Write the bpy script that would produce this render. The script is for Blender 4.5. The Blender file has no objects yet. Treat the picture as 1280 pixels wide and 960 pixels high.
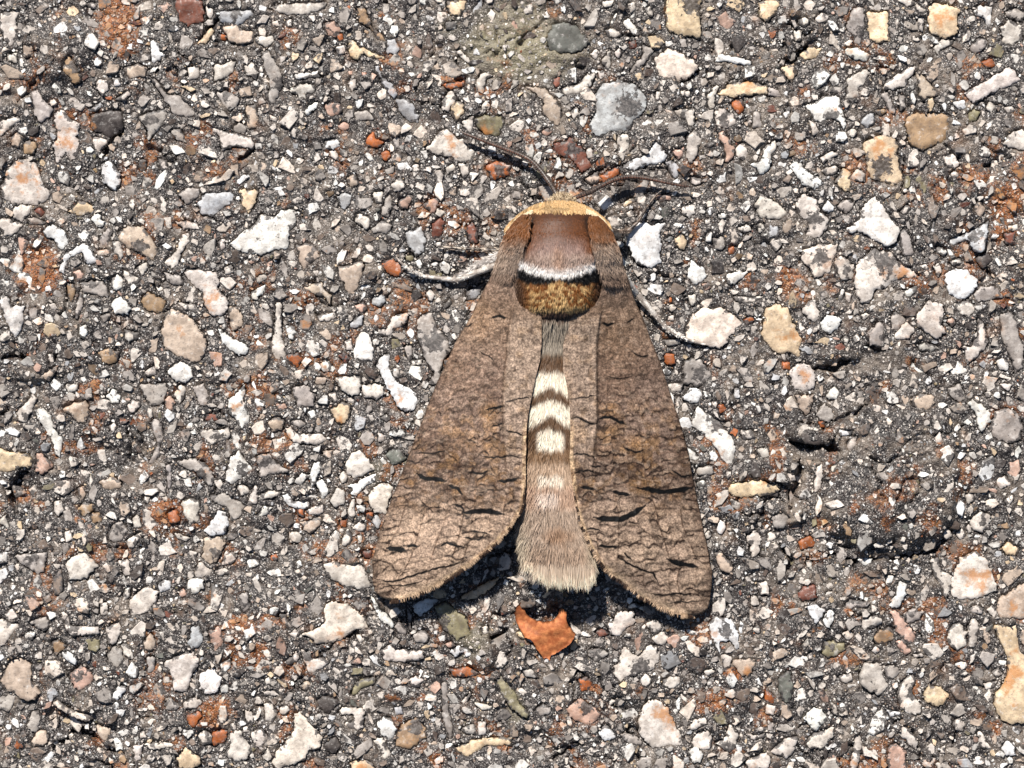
import bpy, bmesh, math, random
import numpy as np
from mathutils import Vector
from mathutils.geometry import delaunay_2d_cdt

rng = np.random.default_rng(7)
random.seed(7)
S = 1e-4            # one unit = 0.1 mm
H = 4000.0          # camera height over the asphalt in units (0.4 m)
CX, CY = 640.0, 480.0

scene = bpy.context.scene
# ------------------------------------------------------------------ camera, sky, sun, exposure
cam_data = bpy.data.cameras.new("camera")
cam = bpy.data.objects.new("camera", cam_data)
scene.collection.objects.link(cam)
cam.location = (0, 0, H*S)
cam.rotation_euler = (0, 0, 0)
cam_data.sensor_width = 36.0
cam_data.lens = 36.0*H/1280.0
cam_data.clip_start = 0.01
cam_data.clip_end = 50.0
scene.camera = cam

SUN_EL = math.radians(45)
SHX, SHY = 0.34, 0.94                     # where shadows fall in the picture (right, down)
_n = math.hypot(SHX, SHY)
to_sun = Vector((-SHX/_n*math.cos(SUN_EL), SHY/_n*math.cos(SUN_EL), math.sin(SUN_EL)))
world = bpy.data.worlds.new("World")
scene.world = world
world.use_nodes = True
wn = world.node_tree
for n_ in list(wn.nodes): wn.nodes.remove(n_)
sky = wn.nodes.new("ShaderNodeTexSky")
sky.sky_type = 'NISHITA'
sky.sun_disc = False
sky.sun_elevation = SUN_EL
sky.sun_rotation = math.atan2(to_sun.x, to_sun.y)
bg = wn.nodes.new("ShaderNodeBackground")
bg.inputs["Strength"].default_value = 0.05
wo = wn.nodes.new("ShaderNodeOutputWorld")
wn.links.new(sky.outputs[0], bg.inputs[0])
wn.links.new(bg.outputs[0], wo.inputs[0])
sun_data = bpy.data.lights.new("sun", 'SUN')
sun_data.energy = 5.0
sun_data.angle = math.radians(0.5)
sun_data.color = (1.0, 0.945, 0.875)
sun = bpy.data.objects.new("sun", sun_data)
sun.rotation_euler = to_sun.to_track_quat('Z', 'Y').to_euler()
sun.location = to_sun*1.0
scene.collection.objects.link(sun)
scene.view_settings.view_transform = 'Standard'
scene.view_settings.look = 'None'
scene.view_settings.gamma = 1.0
scene.view_settings.exposure = 0.48
scene.view_settings.use_curve_mapping = False
scene.render.engine = 'CYCLES'
scene.cycles.max_bounces = 5

# ------------------------------------------------------------------ helpers
def srgb(c):
    c = np.asarray(c, float)/255.0
    return np.where(c <= 0.04045, c/12.92, ((c+0.055)/1.055)**2.4)

def to_world(p):
    """(x, y, z) in picture units with y down, as seen from the camera -> metres."""
    p = np.asarray(p, float)
    k = (H-p[:, 2])/H
    return np.stack([(p[:, 0]-CX)*k*S, (CY-p[:, 1])*k*S, p[:, 2]*S], 1)

_tabs = {}
def vnoise(x, y, scale, seed=0):
    """smooth value noise in 0..1"""
    if seed not in _tabs:
        _tabs[seed] = np.random.default_rng(1000+seed).random((256, 256)).astype(np.float32)
    T = _tabs[seed]
    X = np.asarray(x, float)/scale + 517.3*((seed % 7)+1); Y = np.asarray(y, float)/scale + 231.7
    xi = np.floor(X).astype(int); yi = np.floor(Y).astype(int)
    fx = X-xi; fy = Y-yi
    fx = fx*fx*(3-2*fx); fy = fy*fy*(3-2*fy)
    a = T[yi & 255, xi & 255]; b = T[yi & 255, (xi+1) & 255]
    c = T[(yi+1) & 255, xi & 255]; d = T[(yi+1) & 255, (xi+1) & 255]
    return (a*(1-fx)+b*fx)*(1-fy)+(c*(1-fx)+d*fx)*fy

def fbm(x, y, scale, seed=0, octs=4):
    r = 0; amp = 1.0; tot = 0
    for k in range(octs):
        r = r+amp*vnoise(x, y, scale/2**k, seed+k); tot += amp; amp *= 0.5
    return r/tot

def sstep(a, b, x):
    t = np.clip((x-a)/(b-a), 0, 1)
    return t*t*(3-2*t)

def seg_dist(px, py, line):
    """distance to a polyline and the fraction along it"""
    best = np.full(np.shape(px), 1e9); frac = np.zeros(np.shape(px))
    pts = np.asarray(line, float).reshape(-1, 2)
    L = np.r_[0, np.cumsum(np.hypot(*np.diff(pts, axis=0).T))]
    for i in range(len(pts)-1):
        a, b = pts[i], pts[i+1]
        d = b-a; l2 = max(d@d, 1e-9)
        t = np.clip(((px-a[0])*d[0]+(py-a[1])*d[1])/l2, 0, 1)
        dd = np.hypot(px-a[0]-t*d[0], py-a[1]-t*d[1])
        m = dd < best
        best = np.where(m, dd, best)
        frac = np.where(m, (L[i]+t*(L[i+1]-L[i]))/L[-1], frac)
    return best, frac

def new_mesh(name, verts, faces_flat, face_sizes, mat, attrs=None, smooth=True):
    """verts Nx3 in metres; faces as a flat index list and the size of each face; attrs: name -> Nx4 point colours"""
    me = bpy.data.meshes.new(name)
    verts = np.asarray(verts, np.float32)
    faces_flat = np.asarray(faces_flat, np.int32); face_sizes = np.asarray(face_sizes, np.int32)
    me.vertices.add(len(verts)); me.vertices.foreach_set("co", verts.ravel())
    me.loops.add(len(faces_flat)); me.loops.foreach_set("vertex_index", faces_flat)
    me.polygons.add(len(face_sizes))
    me.polygons.foreach_set("loop_start", np.r_[0, np.cumsum(face_sizes)[:-1]].astype(np.int32))
    me.polygons.foreach_set("use_smooth", np.full(len(face_sizes), smooth))
    for nm, arr in (attrs or {}).items():
        a = me.attributes.new(nm, 'FLOAT_COLOR', 'POINT')
        arr = np.asarray(arr, np.float32)
        if arr.shape[1] == 3: arr = np.c_[arr, np.ones(len(arr), np.float32)]
        a.data.foreach_set("color", arr.ravel())
    me.update(calc_edges=True)
    me.validate()
    if mat: me.materials.append(mat)
    return me

def link(name, me, parent=None, loc=None):
    o = bpy.data.objects.new(name, me)
    scene.collection.objects.link(o)
    if loc is not None: o.location = loc
    if parent is not None: o.parent = parent
    return o

def grid_faces(nr, nc):
    i = np.arange(nr-1)[:, None]*nc+np.arange(nc-1)[None, :]
    q = np.stack([i, i+nc, i+nc+1, i+1], -1).reshape(-1, 4)
    return q.ravel(), np.full(len(q), 4)

def inside(poly, X, Y):
    n = len(poly); r = np.zeros(X.shape, bool); j = n-1
    for i in range(n):
        xi, yi = poly[i]; xj, yj = poly[j]
        c = ((yi > Y) != (yj > Y)) & (X < (xj-xi)*(Y-yi)/((yj-yi) or 1e-9)+xi)
        r ^= c; j = i
    return r

# ------------------------------------------------------------------ materials
class NT:
    def __init__(self, name):
        self.m = bpy.data.materials.new(name); self.m.use_nodes = True
        self.t = self.m.node_tree
        self.bsdf = self.t.nodes["Principled BSDF"]
    def n(self, kind, **kw):
        nd = self.t.nodes.new(kind)
        for k, v in kw.items():
            if k.startswith("i_"):
                key = k[2:]; key = int(key) if key.isdigit() else key.replace("_", " ")
                nd.inputs[key].default_value = v
            else: setattr(nd, k, v)
        return nd
    def l(self, a, b): self.t.links.new(a, b)
    def attr(self, name): return self.n("ShaderNodeAttribute", attribute_name=name)
    def coords(self): return self.n("ShaderNodeTexCoord").outputs["Object"]
    def geo(self): return self.n("ShaderNodeNewGeometry").outputs["Position"]
    def noise(self, vec, scale, detail=3.0, rough=0.55):
        nd = self.n("ShaderNodeTexNoise"); nd.inputs["Scale"].default_value = scale
        nd.inputs["Detail"].default_value = detail; nd.inputs["Roughness"].default_value = rough
        self.l(vec, nd.inputs["Vector"]); return nd
    def ramp(self, fac, a, b, lo=0.0, hi=1.0):
        nd = self.n("ShaderNodeMapRange"); nd.interpolation_type = 'SMOOTHSTEP'
        nd.inputs["From Min"].default_value = a; nd.inputs["From Max"].default_value = b
        nd.inputs["To Min"].default_value = lo; nd.inputs["To Max"].default_value = hi
        self.l(fac, nd.inputs["Value"]); return nd.outputs["Result"]
    def math(self, op, a, b=None):
        nd = self.n("ShaderNodeMath", operation=op)
        for i, v in enumerate((a, b)):
            if v is None: continue
            if isinstance(v, (int, float)): nd.inputs[i].default_value = v
            else: self.l(v, nd.inputs[i])
        return nd.outputs[0]
    def mix(self, fac, a, b, mode='MIX'):
        nd = self.n("ShaderNodeMix", data_type='RGBA', blend_type=mode)
        for key, v in ((0, fac), (6, a), (7, b)):
            if isinstance(v, (int, float)): nd.inputs[key].default_value = v
            elif isinstance(v, (tuple, list, np.ndarray)): nd.inputs[key].default_value = tuple(v)[:3]+(1.0,)
            else: self.l(v, nd.inputs[key])
        return nd.outputs[2]
    def out(self, color, rough, bump=None, bump_dist=1e-4, bump_strength=0.6, spec=0.5):
        self.l(color, self.bsdf.inputs["Base Color"])
        if isinstance(rough, (int, float)): self.bsdf.inputs["Roughness"].default_value = rough
        else: self.l(rough, self.bsdf.inputs["Roughness"])
        self.bsdf.inputs["Specular IOR Level"].default_value = spec
        if bump is not None:
            b = self.n("ShaderNodeBump"); b.inputs["Distance"].default_value = bump_dist
            b.inputs["Strength"].default_value = bump_strength
            self.l(bump, b.inputs["Height"]); self.l(b.outputs[0], self.bsdf.inputs["Normal"])
        return self.m

def make_binder():
    t = NT("weathered_bitumen"); g = t.geo()
    st = t.attr("stain"); sep = t.n("ShaderNodeSeparateColor"); t.l(st.outputs["Color"], sep.inputs[0])
    dust, rust, green = sep.outputs[0], sep.outputs[1], sep.outputs[2]
    n1 = t.noise(g, 900, 4); n2 = t.noise(g, 5200, 3, .7); n3 = t.noise(g, 320, 4)
    c = t.mix(t.ramp(n1.outputs[0], .35, .68), (.0125, .0102, .0100), (.039, .0315, .0295))
    c = t.mix(t.ramp(n3.outputs[0], .5, .72, 0, .5), c, (.052, .039, .033))
    # crushed mineral specks
    v = t.n("ShaderNodeTexVoronoi"); v.inputs["Scale"].default_value = 4600; t.l(g, v.inputs["Vector"])
    vs = t.n("ShaderNodeSeparateColor"); t.l(v.outputs["Color"], vs.inputs[0])
    pick = t.ramp(vs.outputs[0], .74, .92)
    core = t.ramp(v.outputs["Distance"], .62, .30)
    spk = t.math('MULTIPLY', pick, core)
    spc = t.mix(vs.outputs[1], (.20, .175, .155), (.70, .67, .63))
    c = t.mix(t.math('MULTIPLY', spk, .85), c, spc)
    v2 = t.n("ShaderNodeTexVoronoi"); v2.inputs["Scale"].default_value = 9500; t.l(g, v2.inputs["Vector"])
    v2s = t.n("ShaderNodeSeparateColor"); t.l(v2.outputs["Color"], v2s.inputs[0])
    c = t.mix(t.ramp(v2s.outputs[0], .78, .99, 0, .7), c, (.50, .45, .41))
    c = t.mix(t.ramp(v2s.outputs[1], .62, .9, 0, .75), c, (.014, .012, .011))
    # dust
    dm = t.math('MULTIPLY', dust, t.ramp(n1.outputs[0], .25, .62, .45, 1.0))
    dcol = t.mix(n2.outputs[0], (.12, .092, .070), (.34, .28, .225))
    c = t.mix(dm, c, dcol)
    gm = t.math('MULTIPLY', green, t.ramp(n2.outputs[0], .25, .6, .4, 1.0))
    c = t.mix(gm, c, t.mix(n2.outputs[0], (.10, .088, .055), (.36, .32, .21)))
    bn = t.noise(g, 210, 5, .62)
    c = t.mix(t.ramp(bn.outputs[0], .57, .76, 0, .5), c, t.mix(n2.outputs[0], (.060, .026, .012), (.22, .11, .05)))
    # rust
    rn = t.noise(g, 1500, 4, .65)
    rm = t.ramp(t.math('ADD', rust, t.math('MULTIPLY', t.math('SUBTRACT', rn.outputs[0], .5), 1.5)), .14, .80)
    rn2 = t.noise(g, 3600, 3, .6)
    rcol = t.mix(t.ramp(rn2.outputs[0], .36, .64), (.048, .016, .007), (.37, .115, .020))
    rcol = t.mix(t.ramp(rn.outputs[0], .50, .68, 0, .6), rcol, (.36, .19, .08))
    c = t.mix(t.math('MULTIPLY', rm, .80), c, rcol)
    h = t.math('ADD', t.math('MULTIPLY', n2.outputs[0], .8), t.math('MULTIPLY', v.outputs["Distance"], -.8))
    rough = t.ramp(n2.outputs[0], .3, .7, .32, .7)
    return t.out(c, rough, h, 1.2e-4, .8, .5)

def make_stone():
    t = NT("crushed_stone"); g = t.geo()
    col = t.attr("col").outputs["Color"]
    w = t.attr("wear"); sep = t.n("ShaderNodeSeparateColor"); t.l(w.outputs["Color"], sep.inputs[0])
    rust, film, gloss = sep.outputs[0], sep.outputs[1], sep.outputs[2]
    n1 = t.noise(g, 700, 5, .6); n2 = t.noise(g, 2600, 4, .65); n3 = t.noise(g, 1150, 5, .62)
    c = t.mix(t.ramp(n1.outputs[0], .36, .62, .62, 0), col, (.36, .33, .31), 'MULTIPLY')
    c = t.mix(t.ramp(n2.outputs[0], .48, .70, 0, .5), c, (.13, .11, .10))
    c = t.mix(t.ramp(n3.outputs[0], .56, .72, 0, .45), c, (.75, .72, .68))
    n4 = t.noise(g, 620, 5, .65)
    rm = t.ramp(t.math('ADD', rust, t.math('MULTIPLY', t.math('SUBTRACT', n4.outputs[0], .5), 3.2)), .50, 1.15)
    c = t.mix(t.math('MULTIPLY', rm, .8), c, t.mix(n2.outputs[0], (.26, .075, .014), (.62, .30, .095)))
    bn = t.noise(g, 210, 5, .62)
    bm = t.ramp(bn.outputs[0], .58, .76, 0, .55)
    c = t.mix(bm, c, t.mix(1.0, c, (.78, .50, .33), 'MULTIPLY'))
    c = t.mix(t.math('MULTIPLY', t.ramp(bn.outputs[0], .64, .80), t.ramp(n3.outputs[0], .42, .62, 0, .6)), c, (.34, .125, .035))
    fn = t.noise(g, 1500, 5, .6)
    fm = t.ramp(t.math('ADD', film, t.math('MULTIPLY', t.math('SUBTRACT', fn.outputs[0], .5), 1.6)), .50, .60)
    fcol = t.mix(t.ramp(n2.outputs[0], .42, .7), (.030, .026, .025), (.17, .15, .14))
    c = t.mix(t.math('MULTIPLY', fm, .92), c, fcol)
    h = t.math('ADD', n2.outputs[0], t.math('MULTIPLY', n1.outputs[0], 1.2))
    rough = t.ramp(n2.outputs[0], .3, .7, .38, .72)
    return t.out(c, rough, h, 1.0e-4, .55, .45)

def make_scale(name, scale=5000, amt=.5, bump=.5, rough=.55, spec=.35, coarse=1200):
    t = NT(name); g = t.geo()
    col = t.attr("col").outputs["Color"]
    n1 = t.noise(g, scale, 2, .7); n2 = t.noise(g, coarse, 3)
    f = t.ramp(n1.outputs[0], .30, .70, 1-amt, 1+amt)
    f2 = t.ramp(n2.outputs[0], .3, .7, .86, 1.12)
    f = t.math('MULTIPLY', f, f2)
    comb = t.n("ShaderNodeCombineColor")
    for i in range(3): t.l(f, comb.inputs[i])
    c = t.mix(1.0, col, comb.outputs[0], 'MULTIPLY')
    return t.out(c, rough, n1.outputs[0], 6e-5, bump, spec)

def make_hair():
    t = NT("moth_hair"); col = t.attr("col").outputs["Color"]
    return t.out(col, .55, spec=.35)

def make_leaf():
    t = NT("dead_leaf"); g = t.geo(); col = t.attr("col").outputs["Color"]
    n1 = t.noise(g, 1400, 5, .65); n2 = t.noise(g, 6000, 2)
    c = t.mix(t.ramp(n1.outputs[0], .35, .68), t.mix(1.0, col, (.55, .42, .38), 'MULTIPLY'), col)
    c = t.mix(t.ramp(n2.outputs[0], .55, .75, 0, .45), c, (.22, .055, .015))
    return t.out(c, .6, n1.outputs[0], 1.2e-4, .5, .3)

M_BINDER, M_STONE = make_binder(), make_stone()
M_WING = make_scale("moth_wing_scales", 4800, .45, .7, .6, .18)
M_BODY = make_scale("moth_skin", 3500, .25, .5)
M_HARD = make_scale("moth_cuticle", 6000, .3, .6, .4, .5)
M_HAIR, M_LEAF = make_hair(), make_leaf()
# Outlines of the larger stones, traced tile by tile (tile = 320 x 240 units of 0.1 mm, coordinates in quarter units).
# First token: colour letter plus flags (R rusty centre, B bitumen film left on the face, U stands higher, S sunken).
TILES = {}
TILES[(0,0)] = """
w 0 60 100 60 80 130 90 190 50 235 0 150
w 430 10 490 20 480 45 440 40
r 870 0 1020 0 1020 110 930 130 880 80
w 1030 20 1070 50 1060 95 1035 80
sB 1100 60 1260 50 1270 80 1200 130 1100 110
b 120 225 180 225 175 285 120 285
w 35 270 90 265 85 320 40 310
WU 755 205 790 210 800 265 835 275 770 320 750 270
g 745 385 780 400 840 480 900 475 950 530 990 575 940 590 870 575 820 490
gB 690 590 760 560 830 545 850 575 800 640 740 710 730 640
wR 270 570 320 550 350 600 400 620 385 680 405 730 390 780 350 810 330 770 280 820 260 720 290 700
g 150 460 190 450 210 500 265 540 245 590 200 610 170 570
w 0 610 90 580 105 600 60 640 0 690
b 50 690 90 660 120 690 100 740 60 735
t 110 720 150 700 185 720 170 770 120 770
wR 8 932 32 848 100 796 172 808 200 860 212 920 248 960 240 1000 180 1024 60 1020 12 984
W 500 810 550 805 600 860 600 930 560 950 510 920
w 940 340 990 335 1000 390 950 400
w 1075 330 1175 305 1170 360 1110 400 1070 400
w 1220 330 1270 310 1290 360 1280 400 1230 370
b 1115 140 1160 120 1220 150 1280 160 1270 210 1200 225 1150 200
gB 1080 460 1140 460 1195 490 1180 540 1140 555 1110 510
b 1230 530 1280 520 1290 580 1280 640 1240 640
w 1020 620 1100 650 1240 680 1270 710 1260 745 1180 730 1110 750 1100 680
g 1165 640 1200 610 1235 640 1230 665 1175 665
dU 450 570 600 550 615 640 560 690 460 650
w 460 680 530 690 530 720 490 765 470 730
w 490 400 540 400 545 450 510 480 480 440
b 610 340 690 320 740 340 720 380 650 390
w 570 500 640 450 660 470 620 510
s 430 550 500 510 520 530 470 560
d 690 800 730 790 730 850 700 860
w 790 790 835 800 835 850 800 850
g 850 650 900 640 940 720 880 700
y 985 220 1050 140 1075 150 1030 220
W 560 390 605 390 600 430 570 430
tB 340 270 380 330 410 400 370 420 310 350
o 1090 170 1140 180 1130 205 1100 200
"""
TILES[(0,1)] = """
w 60 40 120 20 250 15 360 10 340 50 250 75 150 75
w 80 110 110 100 120 135 90 140
w 145 105 185 95 180 135 155 140
w 0 185 80 180 95 215 60 240 0 215
gB 25 260 60 250 100 300 130 380 135 430 80 540 60 500 70 420 45 340
w 160 450 220 420 290 425 295 465 260 470 250 500 210 485
W 190 370 310 355 320 385 250 395 200 400
W 240 560 260 530 310 505 305 540 260 580
y 460 195 490 200 520 240 570 255 640 285 650 300 580 290 530 270 510 300 470 290
tR 505 40 540 30 580 130 640 180 655 210 610 200 570 140 510 110
s 655 200 690 190 720 245 700 270 650 265
w 470 390 500 390 505 440 480 460 460 420
s 590 330 610 325 620 370 700 440 705 480 680 490 640 430
s 700 500 760 490 790 540 815 580 810 620 760 610 720 560
g 490 560 560 550 600 600 500 600
p 340 120 390 105 430 140 420 180 360 185
o 400 170 430 165 440 205 410 210
w 400 235 440 225 450 270 410 275
W 340 700 410 690 425 730 390 750 350 745
w 365 755 400 750 415 810 385 790
w 420 740 455 750 460 790 425 780
oU 550 700 585 650 600 690 640 710 620 740 560 730
oU 625 760 660 750 675 780 650 810 625 795
pR 410 630 440 610 470 620 460 660 420 650
w 65 570 110 590 100 610 70 600
o 920 420 1040 405 1045 430 960 450
w 950 250 1020 250 1070 290 1065 320 1040 300 1010 270
w 1120 370 1150 360 1185 380 1150 400 1140 470 1100 460 1100 430
W 945 110 1005 105 1005 145 950 150
y 960 0 1050 0 1045 50 1010 85 970 70 950 30
w 1125 530 1150 500 1170 520 1165 550 1130 550
w 1030 610 1090 575 1085 640 1070 665 1040 640
nR 1085 600 1160 570 1240 590 1250 610 1210 690 1160 680 1110 640
w 930 520 960 460 990 460 1000 500 960 560 930 550
y 970 540 1010 500 1045 520 1040 570 1000 620
wR 850 745 930 650 960 650 1000 690 1060 700 1060 730 1100 755 1080 800 1020 810 960 785 900 775
w 675 920 720 885 745 915 740 950 690 960
w 780 830 810 820 820 860 790 890
w 945 840 985 820 1000 850 960 875
w 1015 820 1060 820 1065 860 1045 895 1025 870
oB 1150 830 1200 800 1280 830 1270 880 1180 900
g 640 850 690 830 690 870 660 880
b 450 890 500 870 520 920 480 950
pB 340 520 420 510 430 560 370 590
"""
TILES[(0,2)] = """
W 490 110 525 60 520 95 500 125
w 460 150 490 140 550 155 550 185 490 190
W 550 105 580 90 640 160 630 180 570 140
w 660 40 690 30 710 70 690 90
w 580 20 615 5 615 50 590 70
w 450 10 515 0 500 30 460 40
yBU 780 -40 945 -40 940 90 945 190 860 180 780 160 770 80
g 650 220 690 230 710 265 650 330 580 380 620 310 660 270
w 445 310 480 260 500 250 495 330 480 350
w 390 270 420 245 440 260 420 300
w 510 260 540 240 550 270 530 295
qU 710 290 740 270 780 240 830 255 900 300 935 340 880 390 830 410 790 395 730 380 720 330
WU 1010 310 1040 270 1090 280 1190 300 1200 325 1110 315 1060 305
w 250 440 330 420 380 365 415 370 400 420 320 470 260 475
b 60 435 120 430 170 450 230 510 255 580 230 640 190 600 150 570 160 510 110 460
sB 410 480 450 420 530 400 620 420 680 490 660 560 610 600 590 650 540 660 490 650 460 690 400 670 390 610 420 560
w 290 560 320 530 340 560 310 605
w 430 350 460 350 465 385 440 395
W 540 840 620 790 680 770 710 705 740 720 775 790 750 810 680 830 610 855
s 765 810 800 800 830 830 830 890 800 885
p 795 760 860 730 860 770 830 800
w 970 480 1020 425 1040 430 1015 480 1015 550 990 555
yR 1035 470 1080 420 1140 410 1230 410 1280 430 1280 470 1200 470 1120 490
wB 1010 560 1050 545 1110 570 1120 620 1080 645 1020 625
o 1100 510 1150 490 1165 540 1140 575 1110 550
g 1210 560 1250 560 1250 640 1200 640
p 1030 660 1060 650 1110 740 1115 780 1080 810 1055 810 1075 770 1040 700
w 1120 740 1160 710 1185 760 1160 805 1130 790
WU 1190 820 1240 810 1270 740 1300 730 1290 850 1250 870
g 870 680 910 650 950 690 930 770 890 820 870 780
wB 810 550 910 545 915 620 890 650 870 600 820 580
w 530 680 580 670 590 720 550 810 525 770
w 590 760 630 725 635 760 600 775
rB 200 720 300 690 380 780 400 830 350 870 300 800 220 770
aU 170 200 200 130 260 110 320 130 390 210 370 240 300 270 220 260 180 240
w 840 455 890 455 890 485 850 485
w 890 880 950 890 945 920 905 920
w 720 460 740 460 735 500 720 500
r 200 390 240 385 240 430 215 440
p 145 660 180 640 205 660 170 685
w 370 750 400 740 405 790 380 800
b 360 900 430 850 440 900 400 930
o 440 880 530 830 540 870 460 930
r 580 210 620 200 625 240 590 245
"""
TILES[(0,3)] = """
y -40 0 65 0 50 50 0 105 -40 90
w 150 100 185 85 215 100 190 135 160 130
w 235 90 270 60 305 80 290 110 250 115
w 130 155 170 150 165 205 140 205
gB 390 130 420 45 475 40 490 140 460 230 430 220 430 180
yR 490 60 605 60 600 150 610 205 560 220 520 210 500 120
WU 385 245 450 240 510 270 495 305 440 300 395 275
yRU 800 30 830 10 965 45 945 100 955 165 880 190 820 165 800 110
W 1030 50 1060 25 1120 35 1115 90 1110 140 1090 120 1080 90 1040 80
w 1160 140 1210 95 1275 125 1275 200 1220 235 1180 210
w 835 230 870 195 935 195 920 225 870 245 850 275
g 1015 230 1060 190 1095 195 1090 240 1040 270 1020 260
wU 975 465 1080 410 1190 345 1220 345 1260 400 1200 435 1110 470 1040 515 1010 505
w 395 400 430 370 500 340 510 370 480 420 450 440 460 490 385 495 400 440
w 575 450 600 400 680 350 735 325 740 350 700 400 680 440 620 445
b 740 360 770 370 860 475 780 505 760 490
WB 165 525 220 520 270 480 340 475 365 520 370 570 390 600 380 650 350 600 300 595 280 620 230 600 215 560
w 205 600 230 610 260 660 225 680
W 75 580 100 530 115 540 95 600
s 460 610 500 570 530 560 540 620 490 640
t 690 600 720 570 840 560 920 580 900 640 890 700 810 740 770 755 710 710 690 660
yRB 480 720 540 680 600 670 650 710 650 760 660 830 680 900 620 930 560 900 520 890 490 800
WU 110 825 150 800 200 860 270 900 265 925 230 950 170 920
w 265 850 330 825 360 840 340 870 290 875
y 330 905 380 840 415 860 410 960 390 960
w 420 880 450 840 485 870 490 910 430 905
w 260 790 320 755 355 770 320 790 280 815
y 60 340 130 320 150 360 120 420 90 380
y 160 270 220 230 270 240 250 280 190 300
g 0 430 60 460 70 490 0 475
w -20 740 40 700 45 740 10 800 -20 800
w 390 660 430 640 450 665 420 690
g 570 470 600 460 640 540 640 570 610 570
g 655 470 690 480 690 540 660 560
wU 1170 720 1230 650 1300 650 1300 760 1230 740
w 875 780 930 770 960 820 940 845 890 830
W 920 510 980 500 990 540 960 560
w 1085 540 1110 500 1140 530 1120 575
w 1180 540 1220 530 1235 560 1200 570
o 1065 310 1120 290 1140 330 1090 345
nU 1000 570 1030 545 1060 560 1040 610 1005 610
w 910 870 940 855 955 880 930 905
w 740 20 790 50 770 70 740 50
w 650 0 700 -10 760 15 700 40
w 750 90 780 85 775 160 750 140
g 1180 60 1240 40 1290 60 1280 110 1210 90
t 530 550 580 540 600 560 560 580
"""
TILES[(1,0)] = """
w 70 80 100 65 165 70 150 110 110 155 65 130
y 340 100 400 40 440 50 470 90 420 120
WU 450 135 480 105 500 110 500 140 525 145 510 170 490 180
w -20 140 40 130 115 165 100 190 60 220 20 215
W 215 180 270 160 320 200 345 245 320 290 290 280 260 230 230 230
r 165 95 200 75 225 100 200 130
g 135 130 190 130 235 155 220 165 150 160
bB 590 200 640 170 720 175 760 240 790 290 770 345 700 310 640 280 600 250
WB 300 370 330 310 420 255 460 290 490 330 480 360 430 360 410 300 340 340 320 410 300 400
g 495 240 545 170 565 190 540 270 500 270
w 560 250 600 245 620 320 600 350 570 300
w 480 295 550 285 550 320 490 320
w 675 380 735 350 740 380 715 420
w 615 390 700 430 690 455 640 465
W 555 430 590 412 615 430 610 480 580 490 555 475
WU 555 570 565 540 600 525 650 570 640 615 570 605
w 815 355 860 310 890 280 910 210 945 205 955 240 900 310 890 360 860 385
wRU 920 400 960 385 1080 395 1100 430 1090 480 1135 540 1140 590 1100 630 1050 610 1020 560 1010 500 950 450
b 830 620 860 590 920 610 980 660 1025 730 1040 775 1000 840 975 860 910 830 830 790 805 730 810 670
WU 840 890 870 860 920 845 965 890 960 935 920 955 860 940
WU 1090 680 1140 720 1180 740 1240 770 1240 795 1205 825 1150 790 1110 750
w 880 550 980 560 990 590 930 600
WU 0 570 10 505 40 520 60 570 120 570 120 640 100 700 75 735 50 680
W 400 680 430 660 440 700 420 740 400 720
gB 395 450 520 445 540 480 540 530 420 500
g 370 600 400 500 410 500 420 560 385 645
g 820 400 910 420 920 470 850 460
g 880 10 930 -20 1000 -20 980 40 930 60
s 985 60 1030 10 1090 0 1160 0 1175 50 1110 80 1060 125 1010 110
y 1190 -10 1290 -10 1280 60 1240 110 1210 60
W 1140 264 1212 200 1272 168 1304 112 1380 120 1408 88 1472 88 1488 160 1444 200 1440 280 1380 288 1320 312 1272 312 1220 304
g 240 560 270 555 295 590 260 590
t 335 460 370 450 380 490 360 560 335 520
p 365 400 400 385 420 415 390 450
w 1090 250 1120 230 1130 270 1110 300
w 610 680 650 700 700 700 680 740 640 750
t 700 540 740 500 800 530 840 550 800 610 720 590
w 1120 380 1160 360 1170 400 1130 415
b 1140 580 1190 570 1215 640 1210 680 1160 700
g 500 620 550 605 550 630 520 655
w 240 815 265 810 270 850 250 870
b 200 920 280 870 290 890 240 950
tB 480 800 520 780 600 800 580 850 540 870 510 850
w 720 900 770 870 800 910 730 925
w 1255 500 1290 480 1290 540 1260 540
d 460 750 500 760 480 790
w 870 150 980 150 1000 185 920 190
"""
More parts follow.
